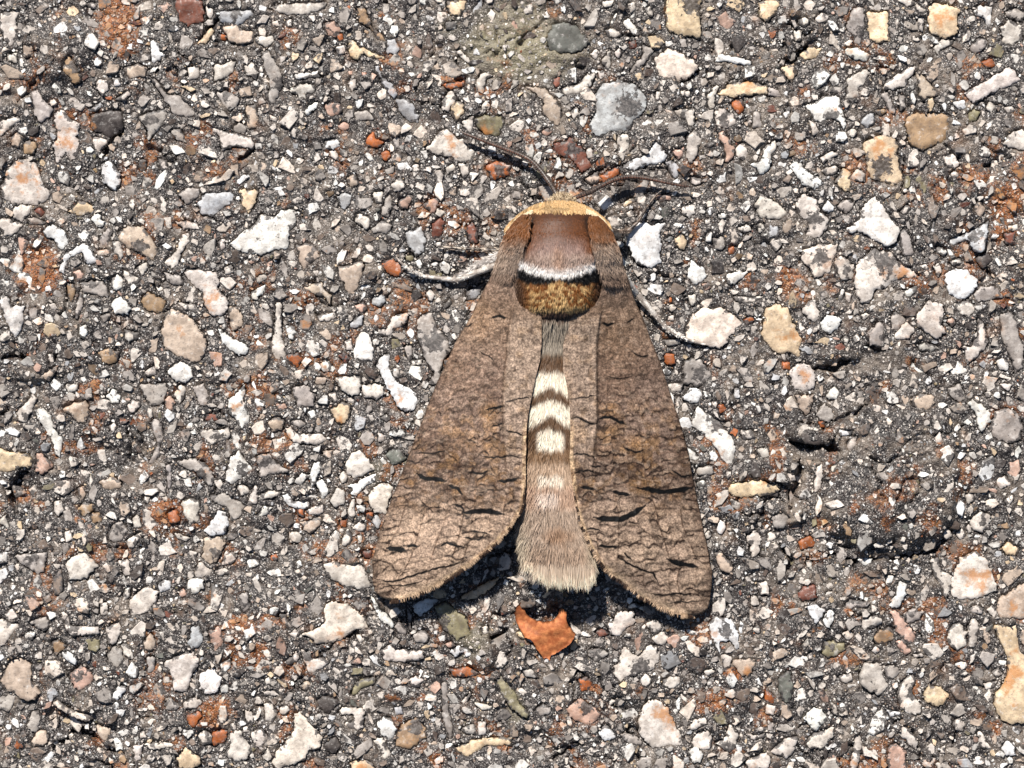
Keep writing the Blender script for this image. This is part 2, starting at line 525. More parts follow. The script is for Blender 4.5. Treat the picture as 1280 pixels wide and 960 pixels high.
TILES[(1,1)] = """
s 400 20 440 0 480 20 470 60 440 100 420 70
w 580 0 640 0 630 60 600 60
g 640 40 670 10 690 40 660 130 620 110
p 710 50 760 10 790 20 760 80 720 85
p 835 60 880 30 920 30 890 110 840 80
w 895 110 910 75 945 100 930 130
w 490 130 520 105 575 130 560 190 520 170
g 580 180 630 140 680 170 650 210 590 205
s 735 200 800 190 830 165 845 250 835 310 800 320 770 290 755 240
r 880 160 920 130 945 150 930 220 895 245 880 220
r 1050 180 1080 150 1110 180 1110 260 1070 260
w 885 255 930 250 925 270 900 275
W 710 290 735 265 750 295 725 305
n 740 325 780 315 790 340 760 350
W 795 350 820 335 835 370 820 390
WU 915 360 940 340 975 375 960 410 925 400
W 870 360 910 345 915 370 880 370
o 625 350 680 335 720 350 740 400 700 430 650 400
b 415 380 500 350 540 345 530 420 510 470 490 530 450 500 440 450 410 440
w 0 430 40 410 60 430 10 460
W 0 480 50 465 40 510 0 530
bB 195 270 260 250 310 280 320 330 240 390 220 350
bB 240 480 330 450 340 490 380 520 370 570 340 520 280 510
w 300 620 390 600 400 630 330 650
W 145 665 190 670 205 700 185 750 160 730
w 100 550 130 550 125 690 150 830 110 850 70 790 90 700
s 580 530 640 510 650 550 620 575 580 560
w 850 500 870 480 895 510 880 550 855 535
w 935 570 970 530 980 560 945 585
s 1050 500 1150 450 1100 540 1060 540
s 465 660 500 620 540 615 530 670 480 685
w 445 745 480 730 485 790 455 790
WU 485 800 520 705 565 710 590 780 580 850 530 850 490 830
W 320 860 350 835 400 880 390 905 330 895
o 150 820 210 800 240 830 210 880 170 860
wR 610 690 660 680 680 620 760 600 755 650 700 690 660 720 620 720
gB 800 640 830 605 880 600 890 650 920 700 960 740 970 790 930 870 915 960 860 960 890 900 840 830 815 760
WU 600 860 640 810 668 812 664 870 680 920 720 960 770 985 800 1010 808 1060 790 1090 740 1100 700 1060 670 1000 640 950
w 770 840 830 835 830 865 775 870
w 680 885 715 885 715 930 690 930
g 740 770 780 770 780 840 755 840
w 395 930 500 910 530 940 515 1010 480 1020 430 1000
b 290 920 360 930 350 960 300 960
p 490 570 540 545 560 590 520 610
r 410 820 440 800 475 830 450 860
"""
TILES[(1,2)] = """
WU 570 220 610 160 660 145 700 165 770 155 740 200 750 270 740 320 750 350 690 380 620 355 600 310 575 270
w 480 130 520 115 550 140 540 170 490 175
w 570 105 600 90 615 120 585 130
W 760 240 790 220 810 225 790 255
y 815 235 850 210 880 250 860 290 820 275
w 850 70 920 50 925 90 890 135 850 115
W 970 90 1000 70 1020 95 990 125
W 1030 110 1070 105 1070 130 1040 135
w 960 140 990 130 990 160 965 160
W 965 210 1000 200 1000 250 970 250
WU 875 430 900 340 920 360 960 380 975 420 920 470
WU 1070 415 1130 400 1140 365 1150 410 1180 385 1170 420 1100 465 1080 460
w 1105 520 1200 525 1260 520 1220 550 1130 555
w 880 515 920 510 920 560 895 570
w 760 570 800 560 830 580 800 600
w 780 620 810 615 810 645 780 640
qU 870 690 900 610 960 580 1040 580 1110 610 1150 650 1110 700 1060 770 1050 785 960 765 870 745
o 1155 640 1200 620 1210 650 1170 670
o 1080 280 1110 270 1115 310 1080 315
p 950 460 985 450 995 480 965 495
o 780 530 800 525 800 550 780 550
oU 760 810 810 810 820 860 770 870
W 745 890 780 880 800 905 770 920
yRU 1252 720 1268 580 1320 560 1380 580 1408 660 1452 740 1440 832 1392 800 1340 812 1288 780
w 1212 72 1240 0 1300 40 1340 60 1384 112 1340 140 1252 132
y 540 60 600 30 620 40 560 80
g 750 740 840 730 850 760 780 770
gB 860 840 940 830 1000 920 950 970 850 960
w 610 40 650 0 680 30 660 70
w 1120 180 1180 160 1200 190 1150 200
g 1000 230 1060 220 1070 280 1020 290
w 1225 160 1250 150 1265 185 1240 210
p 720 20 790 10 800 45 740 50
"""
TILES[(1,3)] = """
WU 270 85 300 40 330 70 330 95 290 100
g 345 80 380 35 430 45 425 85 390 110
WU 395 185 460 140 480 60 530 25 570 60 610 130 660 185 630 260 590 270 530 240 470 200 410 205
wB 130 60 180 10 240 30 260 100 300 130 300 180 240 235 190 215 210 150 160 120
qBU 170 290 250 265 345 260 350 300 320 340 310 400 230 430 210 380 170 350
wB 330 340 370 320 420 360 440 370 420 430 370 445 345 390
wRB 430 450 450 350 530 285 620 300 650 350 740 400 750 435 680 430 620 450 600 480 540 490 510 550 460 560 440 500
W 680 500 740 465 750 490 710 530 690 520
W 840 280 870 270 895 300 880 325 850 310
w 660 100 690 65 715 75 700 110 670 115
b 1030 70 1060 45 1090 80 1070 130 1035 100
sB 890 240 940 220 1010 200 1080 160 1105 140 1100 230 1080 300 1040 300 1000 240 930 270
W 815 200 825 150 835 150 830 205
WU 890 410 940 380 1000 390 1050 440 1030 500 1000 530 950 545 910 500 890 450
gU 1030 510 1090 470 1150 480 1180 530 1100 540 1050 555
w 930 560 1000 545 1050 580 1000 625 940 600
wU 735 630 800 540 880 560 870 620 860 660 890 700 840 740 790 700 750 670
p 890 640 920 625 945 655 920 680
wB 970 770 1020 780 1050 720 1050 610 1080 660 1105 760 1040 830 1000 860 985 800
g 1160 620 1200 590 1240 630 1260 730 1280 780 1280 880 1240 910 1220 840 1170 740 1165 660
W 1145 850 1180 825 1210 860 1200 895 1160 890
w 165 600 200 540 240 540 250 590 265 620 230 655 200 640
WU 265 655 290 615 370 625 350 680 310 710 280 700
wRU 105 900 160 855 210 870 240 920 230 970 180 1000 120 980
w 365 740 390 715 410 740 390 770
g 610 690 630 590 690 640 650 690
wU 630 710 690 650 735 690 700 730 640 740
g 745 770 790 750 860 780 820 800 760 795
w 460 620 490 600 510 615 480 640
W 350 540 370 480 385 490 370 550
w 390 500 420 510 410 560 390 540
g 660 200 700 180 720 260 730 310 680 330 665 280
w 830 380 850 350 875 400 850 430
w 760 370 790 360 810 390 780 395
r 1180 200 1240 200 1240 270 1190 260
dU 1040 330 1100 300 1130 340 1080 390
w 905 350 960 330 970 360 920 365
w 1200 170 1250 160 1250 190 1200 195
oU 70 850 110 850 110 890 75 885
gBU 500 700 560 640 590 720 560 770 510 770
"""
TILES[(2,0)] = """
b 310 130 370 90 435 80 450 140 420 205 360 170
W 530 60 560 20 605 65 590 105 560 100
w 630 120 660 80 700 90 705 110 660 150
g 695 0 830 0 830 60 800 100 750 105 715 70
p 820 80 850 60 875 90 860 135 830 130
w 870 50 900 0 930 20 920 80 890 110
WU 170 130 210 120 250 160 270 220 310 270 310 320 300 375 280 360 265 290 220 220 190 180
wB 80 140 140 80 160 40 185 70 160 130 130 190 85 185
y -40 310 60 340 140 350 165 390 150 420 90 415 60 450 -40 430
p 180 350 210 350 270 410 200 460 175 430
w 540 210 570 190 585 220 560 250
g 960 20 1010 0 1050 60 1030 110 1000 110
WR 1140 80 1170 60 1220 0 1230 40 1210 90 1250 140 1255 190 1210 230 1180 180 1150 140
wB 985 220 1030 230 1110 230 1150 210 1150 270 1060 305 1010 260
WBU 1130 440 1150 370 1200 330 1210 370 1255 400 1260 430 1200 480 1160 500 1130 480
gB 880 390 980 370 1050 420 1075 490 1040 510 1000 460 920 420
g 745 190 780 170 810 210 815 280 790 340 830 345 770 400 740 400 790 300
b 490 490 560 465 605 490 600 530 520 530
t 385 620 420 590 470 600 460 640 410 665
b 385 520 420 510 430 560 400 590
w 265 590 300 580 320 640 290 665 270 640
w 905 590 960 570 1000 590 990 640 1000 690 950 710 920 650
WU 1020 740 1060 680 1090 630 1130 640 1150 700 1120 750 1060 760
g 1050 560 1120 545 1180 580 1220 610 1200 670 1160 690 1140 620 1060 590
w 1180 510 1230 505 1250 540 1210 565
bB 1020 770 1100 760 1130 790 1080 890 1050 900 1010 860
q 1105 900 1130 830 1190 855 1150 910
wU 330 900 380 850 430 845 495 910 450 950 430 970 350 980
gB 70 860 150 850 240 840 220 930 190 960 150 930 100 890
gB 540 750 560 700 610 680 640 730 600 790 560 790
wB 630 790 660 760 710 740 700 780 660 830 640 820
w 870 745 950 770 930 790 880 770
w 590 880 640 880 660 960 620 960
w 970 930 1000 890 1060 930 1050 960 980 970
w 1070 930 1130 920 1150 950 1080 965
w 320 740 350 730 370 780 330 790
w 660 670 690 650 710 720 670 720
g 830 410 850 400 865 490 840 535
w 325 0 390 0 380 40 340 45
wU 0 680 30 650 45 725 0 700
w 720 560 750 565 740 600 715 590
w 1250 570 1270 510 1290 520 1290 600 1230 610
t 450 650 500 640 510 690 460 700
o 840 640 890 630 900 690 850 700
"""
TILES[(2,1)] = """
w 530 10 620 0 650 50 600 80 540 60
g 180 20 260 0 300 60 280 110 210 120
yR 370 130 430 90 480 110 460 180 430 210 400 190
w 360 50 400 40 410 80 390 100
W 250 140 290 130 300 160 270 175
wU 140 220 170 215 200 250 330 250 350 280 320 300 220 300 160 270
g 170 190 220 175 250 200 220 225
wU 445 400 480 340 520 340 560 380 600 430 540 450 490 475 450 440
W 190 490 230 440 270 460 220 510
W 260 460 290 400 320 380 320 440 300 490 280 520
W 300 490 330 480 370 540 330 580
WU 455 510 520 490 570 460 600 455 600 490 540 510 500 560 470 550 490 525
wU 370 580 400 525 440 530 445 600 400 620
w 410 460 440 430 460 480 430 500
qU 565 560 590 510 640 490 690 520 660 590 650 650 590 640 570 610
W 130 560 160 550 180 580 260 590 270 610 220 630 160 610
w 0 560 70 530 130 540 120 560 30 580
W 10 650 40 610 80 620 60 650 20 670
w 245 630 330 605 350 620 330 650 260 655
b 215 690 320 665 330 700 270 750 240 730
w 455 620 490 570 500 650 480 690 460 660
W 500 610 550 600 540 640 510 645
w 475 720 520 690 555 700 545 745 500 740
W 365 770 390 735 420 740 410 790
w 430 770 460 720 485 770 470 810 430 810
w 505 760 530 750 530 790 510 800
s 575 690 600 650 630 690 610 730
w 160 750 200 740 230 760 220 795 170 795
w 610 240 640 250 640 290 610 290
w 620 170 650 150 675 175 650 190
w 620 110 640 110 640 150 620 160
gB 0 360 60 340 110 400 170 440 100 450 20 470
a 650 350 680 320 730 330 750 370 720 400 680 400
w 340 906 388 888 448 904 520 900 560 960 572 1020 500 1028 420 1000 360 968
r 530 840 580 830 575 870 540 870
o 420 680 460 670 450 720 420 715
o 550 650 590 640 580 670 560 690
o 200 620 240 620 240 670 210 660
p 100 100 150 95 160 120 110 140
b 60 190 110 160 150 180 130 230 80 240
b 330 340 380 330 380 380 350 370
W 200 890 220 880 230 910 205 925
o 70 860 100 850 110 880 80 890
"""
TILES[(2,2)] = """
WU 850 70 890 25 930 20 955 50 940 85 890 100
WBU 895 190 930 105 960 140 1040 190 1110 280 1120 330 1100 410 1050 380 1030 330 960 250 900 215
W 870 310 940 370 920 385 880 370
y 1072 528 1100 500 1180 488 1260 488 1320 504 1340 536 1280 560 1160 568 1100 560
WU 1025 740 1040 680 1065 690 1075 710 1050 750
wB 1170 760 1220 730 1250 780 1230 850 1200 870 1190 800
b 1010 840 1040 830 1100 900 1110 960 1060 940 1020 880
w 960 750 990 730 1000 760 970 780
wB 1140 230 1200 230 1220 270 1160 280
w 1000 90 1030 80 1020 120 1000 125
W 1110 20 1140 20 1140 70 1115 70
o 1025 110 1060 95 1075 130 1040 150
g 920 420 1000 410 1020 450 930 460
W 925 490 960 480 960 520 935 530
w 1220 330 1280 310 1290 380 1240 380
w 780 0 860 0 840 40 800 40
gB 1090 570 1150 600 1140 640 1100 620
"""
TILES[(2,3)] = """
WU 290 60 330 10 360 45 340 80 305 80
gU 240 150 280 95 320 120 330 170 300 195 260 180
b 710 80 760 45 830 60 825 110 790 150 740 130
WU 1000 100 1030 80 1115 140 1110 200 1070 240 1050 210 1040 150
g 1105 220 1130 150 1190 115 1250 140 1280 200 1270 270 1200 300 1130 270
wB 145 220 170 190 250 230 240 260 180 290 150 260
w 385 310 415 260 445 260 430 330 400 335
W 350 230 420 230 410 255 355 260
w 825 270 850 230 870 260 865 295 835 300
W 920 240 950 200 965 215 940 245
W 345 390 370 375 390 395 360 405
w 310 410 340 405 335 440 315 440
wU 235 550 235 420 265 400 275 450 260 520
wBU 1010 690 1060 640 1110 650 1120 690 1070 740 1030 730
w 865 750 900 720 925 760 890 780
w 940 750 970 720 990 760 960 780
w 990 720 1010 700 1025 740 1000 750
W 445 880 480 865 520 870 515 900 490 915
wRU 912 1060 920 960 960 872 1028 840 1092 872 1132 980 1148 1032 1100 1052 1020 1076 960 1076
w 812 880 852 864 864 928 920 960 904 1060 888 1080 864 1020 832 960
y 1170 820 1210 790 1260 830 1240 860 1190 850
w 1180 590 1220 550 1235 570 1200 620
b -30 500 60 540 50 560 -30 560
g 20 660 80 645 105 680 80 720 30 720
oU 150 790 200 760 240 790 220 820 160 830
oU 250 190 280 185 285 215 260 215
w 0 740 60 740 50 770 0 790
w 190 880 220 880 220 930 195 920
W 170 630 185 630 185 680 170 680
bU 130 50 170 60 230 50 220 120 190 160 160 120 150 80
w 90 440 130 450 140 480 110 490
w 1140 480 1190 460 1220 500 1160 530
w 1080 45 1110 30 1120 60 1090 70
gB 900 20 960 0 1000 80 960 95 910 60
g 985 560 1020 530 1040 580 1000 600
w 1160 0 1220 0 1200 40
dU 160 250 240 240 310 250 320 300 180 300
"""
TILES[(3,0)] = """
w 640 140 700 70 740 50 790 80 780 140 730 190 660 200
w 610 130 630 60 660 45 640 110
W 790 50 820 15 855 30 850 70 800 85
W 930 40 960 10 1020 15 1020 60 970 95 935 70
p 890 80 920 60 935 90 905 110
w 20 190 60 160 100 210 50 225
w -20 210 50 230 100 240 60 280 20 350 -20 330
g 140 230 230 200 250 250 220 280
wB 310 180 340 190 350 250 490 250 500 290 360 300 330 260
w 500 140 540 130 540 190 505 210
w 525 260 600 220 605 280 575 345 545 340
w 600 340 630 335 670 380 670 415 640 420
g 535 400 570 350 610 370 620 440 590 470 550 440
W 625 480 660 430 695 470 690 510 650 510
b 715 340 750 280 765 300 790 350 740 380
sU 945 330 960 260 1000 250 1020 320 1000 350 960 365
p 1045 280 1100 250 1120 330 1080 380 1060 330
WU 310 385 340 375 385 420 375 445 330 420
b 0 510 60 420 100 400 160 440 150 520 200 580 180 610 140 630 70 590 10 550
W 110 300 150 280 180 285 155 325 125 320
t 260 330 290 320 340 350 280 400
w 820 440 880 400 970 370 1000 430 960 500 940 580 870 580 860 500
WU 990 500 1060 455 1110 520 1080 590 1020 595 1000 560
W 1105 440 1150 410 1160 450 1130 480 1110 480
W 1095 550 1140 540 1145 580 1105 585
pB 345 490 400 450 450 480 470 520 400 590 370 560
W 560 610 590 550 635 545 630 575 590 620
W 555 650 580 625 600 645 580 670
q 260 640 295 620 330 660 400 690 470 690 520 670 490 710 420 730 370 710 300 670
g 135 750 160 680 190 670 205 720 180 780 150 775
b 155 830 180 780 220 770 250 800 215 850 170 860
w 665 850 720 840 700 920 680 970
w 720 840 850 830 870 850 760 870
y 875 910 930 855 965 870 1010 930 960 970 900 960
g 820 640 850 600 900 650 880 670 830 670
w 920 640 970 605 1015 630 980 665 930 665
wB 985 800 1020 770 1060 800 1060 840 1010 845
w 1115 900 1150 850 1150 780 1200 770 1250 850 1240 920 1170 925
o 930 680 960 690 1000 670 1010 700 970 760 940 740
o 1060 780 1140 770 1120 840 1060 850
w 1215 760 1240 750 1245 780 1220 780
w 1150 740 1180 735 1180 770 1155 770
w 1225 670 1260 680 1270 730 1235 740
gB 1200 90 1240 80 1260 160 1230 200 1200 150
w 700 780 720 770 735 810 700 810
w 1255 780 1290 770 1290 830 1260 820
g 730 410 775 400 770 470 740 500
b 480 750 560 760 530 840 490 800
"""
TILES[(3,1)] = """
qU 230 290 290 270 350 230 340 160 380 120 440 140 500 170 550 220 555 260 490 270 430 320 370 340 310 340 270 310
WU 570 95 590 110 620 170 650 190 690 245 680 260 620 220 590 170
W 785 140 850 115 920 120 880 160 820 205 790 185
yU 1020 105 1100 60 1200 15 1220 5 1180 60 1100 110 1050 125
g 690 260 715 225 755 270 750 295 710 290
g 755 160 780 200 775 280 760 270
w 620 370 670 340 700 370 835 375 840 415 760 430 640 425
w 145 430 200 385 220 400 210 430 160 440
wB 230 370 270 370 280 410 330 410 370 430 290 490 260 480 235 420
w 160 290 200 265 225 290 200 310
w 45 510 80 500 110 530 90 555 50 540
b 210 550 260 520 275 545 250 580
g 30 580 90 570 120 600 60 605
w 40 640 70 630 110 690 80 740 45 720
w 120 660 150 640 170 670 150 700 120 690
q 100 880 190 780 190 690 220 680 330 800 320 860 260 870 240 920 160 950 100 970 80 930
d 300 620 350 600 420 620 370 690 320 670
wB 410 680 440 655 540 665 540 760 470 770 440 740 490 720 490 690 420 700
W 600 740 640 700 680 720 710 770 670 825 630 790
s 690 660 730 650 740 690 700 700
n 475 580 500 530 560 510 600 510 590 540 530 560 490 600
w 760 520 800 500 835 520 820 560 780 560
WR 975 380 1010 350 1090 370 1095 400 1060 410 1030 380 1000 410
g 785 290 840 270 870 300 850 340 800 330
w 1085 630 1180 650 1170 670 1120 665
w 1025 630 1080 575 1075 600 1035 650
g 930 540 955 530 960 660 985 770 970 820 945 750 930 700
w 1110 730 1150 725 1150 790 1115 800
g 1010 770 1090 740 1105 800 1060 790
yR 990 860 1040 840 1120 810 1280 810 1280 850 1150 850 1060 910 1000 880
w 1125 260 1155 245 1165 280 1130 300
tB 700 850 720 750 800 700 850 760 850 810 770 870
w 585 820 630 800 680 900 640 915 610 860
yR 475 930 540 915 590 930 600 980 480 980
w -10 770 30 760 60 800 30 870 -10 850
w 30 900 60 850 85 910 60 935
d 340 840 390 800 430 850 400 890 350 880
g 110 190 150 185 160 230 195 250 170 270 140 240
W 675 880 695 860 710 880 690 895
p 945 340 980 330 1000 350 960 360
w 500 300 520 290 545 320 520 340
nB 890 160 950 130 1060 220 1070 290 1010 330 930 260
n 1190 520 1230 500 1280 560 1320 640 1370 690 1350 710 1270 660
o 960 470 1060 450 1130 490 1080 510 980 500
"""
TILES[(3,2)] = """
wU 465 240 500 230 540 180 610 175 620 230 560 270 540 305 500 290
w 670 240 720 210 745 240 740 270 700 290
wR 700 310 760 270 780 320 760 345 720 340
W 580 150 620 130 665 160 660 175 620 155 590 165
gB 370 330 390 370 450 360 480 390 430 430 380 410
r 415 280 450 260 490 290 440 310
wB 540 400 560 350 600 390 640 400 680 340 730 350 740 410 720 460 640 490 580 500 540 530 520 500 500 450 540 430
w 640 510 670 490 700 520 680 555 645 550
w 755 520 790 505 840 500 840 540 800 565 760 550
WBU 990 230 1010 200 1040 200 1100 220 1120 260 1130 310 1135 360 1120 370 1100 330 1040 325 1040 390 1020 360 990 290
w 1045 400 1070 385 1100 410 1090 460 1060 465
bR 1105 420 1210 410 1215 440 1190 500 1150 500 1120 460
W 975 550 990 510 1020 500 1000 545
w 955 480 1000 465 1020 480 980 500
wRU 630 730 650 660 680 620 740 630 790 680 830 770 855 820 840 850 760 850 700 860 660 820 640 780
W 430 790 465 740 500 770 530 810 470 830
g 540 790 600 790 650 830 640 850 560 830
g 110 680 150 640 195 660 190 690 140 700
w 895 830 920 790 970 770 1000 800 995 860 950 870 910 850
WU 885 870 920 855 960 890 940 930 900 935
w 875 770 910 720 970 710 980 740 910 770
wB 1010 840 1060 820 1090 740 1130 800 1120 860 1090 880
w 1165 790 1230 800 1270 780 1260 810 1200 820
w 1170 930 1250 890 1290 900 1280 970 1180 970
o 330 520 370 500 400 530 390 570 350 580
pRB 270 660 340 610 430 670 440 710 380 750 300 720
W 525 150 540 130 555 160 535 180
w 970 380 1000 365 990 390
w 1200 270 1230 240 1250 270 1230 290
W 1140 220 1160 240 1150 290 1135 280
w 220 880 260 850 290 840 250 890
g 40 470 100 470 140 510 80 510
W 450 70 480 50 490 65 460 90
w 1220 30 1280 20 1290 100 1240 90
w 1195 100 1220 95 1240 150 1200 150
y 20 285 60 275 75 310 50 320
"""
TILES[(3,3)] = """
r 145 90 180 50 240 50 245 110 200 130 160 120
WU 190 150 230 140 290 170 260 210 240 240 215 200
WU 270 220 310 160 330 180 320 240 300 265
g 380 140 410 120 520 130 500 155 400 165
w 455 250 480 200 550 200 575 230 540 255 470 270
WU 605 150 640 90 660 20 690 40 690 90 650 165
p 610 175 640 170 680 220 740 290 735 330 700 340 650 290
p 640 330 680 310 700 350 715 380 690 400 660 380
gB 670 190 720 165 780 180 760 220 700 235
w 890 300 920 240 960 225 990 280 995 350 950 370 900 345
w 1000 340 1000 250 1020 210 1060 240 1040 350 1010 360
w 1000 160 1040 145 1075 165 1070 190 1010 180
w 1090 170 1120 140 1145 180 1130 210
bRU 1140 170 1160 110 1290 30 1310 215 1200 215 1150 200
yRU 1128 252 1240 240 1252 332 1264 380 1320 392 1320 740 1208 736 1160 712 1132 660 1132 588 1180 540 1200 460 1192 392
w 165 350 200 310 205 340 180 375
w 195 400 220 370 225 410 205 425
nB 275 390 280 330 380 330 390 360 350 400 300 410
w 370 290 410 265 430 300 400 325
tR 530 310 560 270 620 250 640 310 600 350 550 345
WR 515 375 540 350 565 370 540 390
w 355 500 420 485 430 530 390 540 365 525
gU 460 500 480 440 540 435 570 450 570 500 600 540 560 590 510 580 470 540
g 575 450 640 450 660 480 620 520 590 510
wB 645 580 680 510 730 490 740 520 720 570 740 620 770 650 760 690 720 700 660 660
y 780 590 800 545 850 550 910 590 895 640 840 655 790 630
W 575 650 600 670 660 680 670 695 610 705
WU 175 710 230 655 270 665 300 720 235 780
w 650 790 680 750 740 800 750 850 740 880 700 830
p 605 850 640 840 695 870 695 980 600 980
w 440 800 460 790 475 860 450 970 410 970 430 880
w 925 740 960 710 990 740 980 780 940 775
W 1165 860 1190 820 1230 830 1240 900 1190 895
w 1045 780 1070 780 1120 870 1060 860
w 1075 540 1150 525 1130 560 1090 570
w 1120 480 1150 455 1175 490 1140 510
WR 930 440 990 425 1000 450 970 475
w 310 620 345 660 350 700 320 690
w 215 790 250 780 320 760 335 800 270 865 190 860
w 10 880 90 810 155 800 140 870 100 920 60 900
w 840 940 900 930 920 970 850 970
w 870 860 890 850 890 890 865 890
w 870 470 890 440 890 490
a 50 510 110 470 130 560 110 640 70 620
o -10 560 40 600 30 640 -10 630
w -10 640 40 650 30 700 -10 690
w 0 720 30 740 30 770 0 780
W 590 0 630 0 610 60 590 40
g 720 390 770 385 780 400 730 410
"""
# deep gaps between lumps of binder: polylines (x, y ...), half width, depth
GROOVES = [
 ([0,450,20,443,42,454],4,16),([72,437,62,455],3,14),([66,400,84,382,86,352],2,9),([1017,461,1045,458,1064,448],5,20),
 ([986,552,1012,557,1040,559,1041,545],4,20),([1002,572,1001,595,990,618,986,636],4,16),([1028,526,1055,523,1085,508],2.5,12),
 ([1030,692,1062,700,1100,699,1140,694,1170,686,1192,664],3,13),([974,80,995,70,1020,48],4,15),([1228,212,1238,206,1250,195],3,12),
 ([1131,196,1129,222,1128,242],2,9),([122,196,140,175,156,161],4,14),([298,200,320,186],3,12),([260,42,276,22],3,12),
 ([62,935,80,928,95,915,112,918,128,934,157,942],4,17),([612,802,622,797,634,786],3,12),([684,952,700,944,722,930],3,12),
 ([500,780,480,768,478,744],2,8),([575,640,560,655],2,8),([900,780,908,752],2,8),([1180,180,1196,200,1205,190],2,10),
 ([20,640,10,610,32,590],5,14),([848,103,858,100,874,88],3,12),([985,30,1004,42,1020,34],2,8),([620,40,622,60],2,9),
 ([770,45,800,46,828,47,833,54],2,9),([0,520,12,508],2,9),([975,680,990,700,985,716],3,12),([1232,330,1240,345,1228,352],3,12),
 ([1080,432,1098,440,1112,434],3,12),([940,690,955,694],2,8),([915,640,940,645,960,640],2,8),([338,400,352,404],2,8),([565,285,578,280],2,9),
 ([592,275,604,277],2,9),([120,310,135,320],1.5,6),([1005,245,1020,232],2,8),([1040,300,1036,325],2,9),([262,620,280,600],2,8),
 ([1165,245,1175,260],2,8),([400,815,440,790,456,782],2,9),([795,940,800,955],2,8),([1060,930,1085,945],2,8),([1190,930,1200,915],3,10),
]
# rust soaked into the binder: x, y, rx, ry, strength
RUST = [
 (150,28,26,32,1.0),(152,58,16,8,.9),(45,335,24,30,.95),(30,100,30,8,.6),(55,90,12,8,.5),(210,640,22,14,.9),(205,650,30,18,.5),(100,645,10,8,.7),
 (505,380,22,28,.65),(470,390,20,12,.6),(375,372,16,14,.6),(388,448,16,10,.8),(360,420,20,8,.4),(340,770,18,10,.7),(322,822,14,12,.8),(300,780,22,9,.9),
 (270,885,24,14,.9),(262,900,18,10,.9),(190,870,30,24,.45),(205,855,8,8,.6),(590,838,26,10,.8),(1260,255,22,26,.9),(1255,290,14,22,.8),
 (1258,372,10,12,.9),(985,345,22,14,.8),(1000,370,12,14,.7),(985,355,10,20,.6),(1220,225,28,14,.7),(1215,700,8,5,.6),(1110,610,10,24,.6),
 (1160,650,14,16,.6),(1068,634,5,8,.8),(1105,650,12,10,.6),(1055,822,16,10,.8),(1090,945,10,8,.9),(1058,952,8,6,.8),(1230,890,8,10,.6),(1245,912,8,7,.8),
 (1060,770,8,6,.8),(988,756,5,7,.8),(895,875,30,14,.7),(900,868,12,8,.9),(915,843,8,8,.9),(730,895,30,18,.4),(740,860,9,9,.9),(545,955,8,14,.8),
 (490,875,8,6,.7),(520,875,5,5,.8),(585,775,8,10,.7),(600,770,30,12,.3),(710,195,30,22,.45),(758,222,14,12,.7),(690,235,14,6,.5),(625,210,30,14,.5),
 (605,110,14,6,.6),(565,105,14,5,.9),(470,178,14,12,.5),(170,105,10,20,.3),(75,60,14,30,.3),(405,160,8,6,.6),(1145,245,16,12,.4),(1230,80,9,7,.8),
 (460,690,10,12,.7),(428,655,6,10,.7),(467,650,7,10,.7),(375,645,14,12,.6),(400,685,8,5,.6),(1075,690,16,8,.3),(120,485,8,5,.9),(105,488,14,6,.6),
 (60,540,6,5,.6),(820,455,6,6,.8),(960,865,6,7,.7),(1265,875,7,6,.8),(240,600,8,6,.4),(805,240,10,8,.4),(745,700,8,5,.4),(300,355,18,16,.35),(330,350,8,18,.4),
 (520,850,14,10,.3),(1015,700,14,9,.5),(880,560,9,7,.4),(915,520,6,5,.5),(60,720,12,8,.4),(265,745,10,8,.5),(140,730,6,6,.8),(125,737,10,4,.5),
]
# pale mineral dust lying in the hollows: x, y, rx, ry, strength
DUST = [
 (1010,575,22,10,.9),(1000,600,10,30,.8),(990,640,14,20,.9),(1010,690,26,10,.9),(975,595,12,10,.6),(1090,505,26,6,.6),(1070,460,30,10,.5),(1200,555,6,50,.6),
 (660,60,80,46,.6),(650,30,60,30,.5),(610,90,40,18,.7),(740,75,30,10,.4),(645,790,14,30,.7),(680,838,26,14,.7),(735,780,14,12,.8),(610,790,20,40,.4),
 (1000,20,30,14,.4),(945,40,14,14,.5),(860,210,40,40,.3),(820,150,40,20,.3),(1075,740,30,30,.6),(1005,745,30,20,.5),(1170,760,10,8,.5),(1140,830,20,18,.4),
 (1090,880,30,10,.5),(170,250,30,20,.3),(300,60,20,12,.5),(415,300,60,40,.35),(400,340,40,30,.35),(560,700,20,10,.3),(480,560,30,14,.3),(330,560,40,20,.3),
 (1230,470,20,40,.3),(960,700,20,30,.3),(800,800,20,20,.3),(930,560,30,20,.3),(600,830,40,20,.3),(1150,900,20,20,.4),(20,560,20,20,.2),(450,880,50,20,.3),
]
# ------------------------------------------------------------------ the asphalt: binder as a height field
X0, Y0, X1, Y1 = -360, -360, 1640, 1320
STEP = 2.0
PAL = {'W': (250, 246, 239), 'w': (222, 213, 203), 'q': (234, 221, 207), 'g': (178, 170, 163), 'b': (200, 181, 163), 'p': (202, 168, 150),
       'y': (228, 204, 170), 'o': (176, 100, 52), 'r': (130, 80, 64), 'd': (72, 65, 62), 's': (184, 185, 187), 'n': (140, 132, 104),
       't': (166, 138, 108), 'a': (110, 112, 104), 'm': (132, 116, 104), 'k': (98, 84, 76)}
stones = []                                   # (outline, colour letter, flags)
for (r_, c_), text in TILES.items():
    for line in text.strip().splitlines():
        f = line.split()
        pts = np.array(f[1:], float).reshape(-1, 2)/4.0+np.array([c_*320, r_*240])
        stones.append((pts, f[0][0], f[0][1:]))

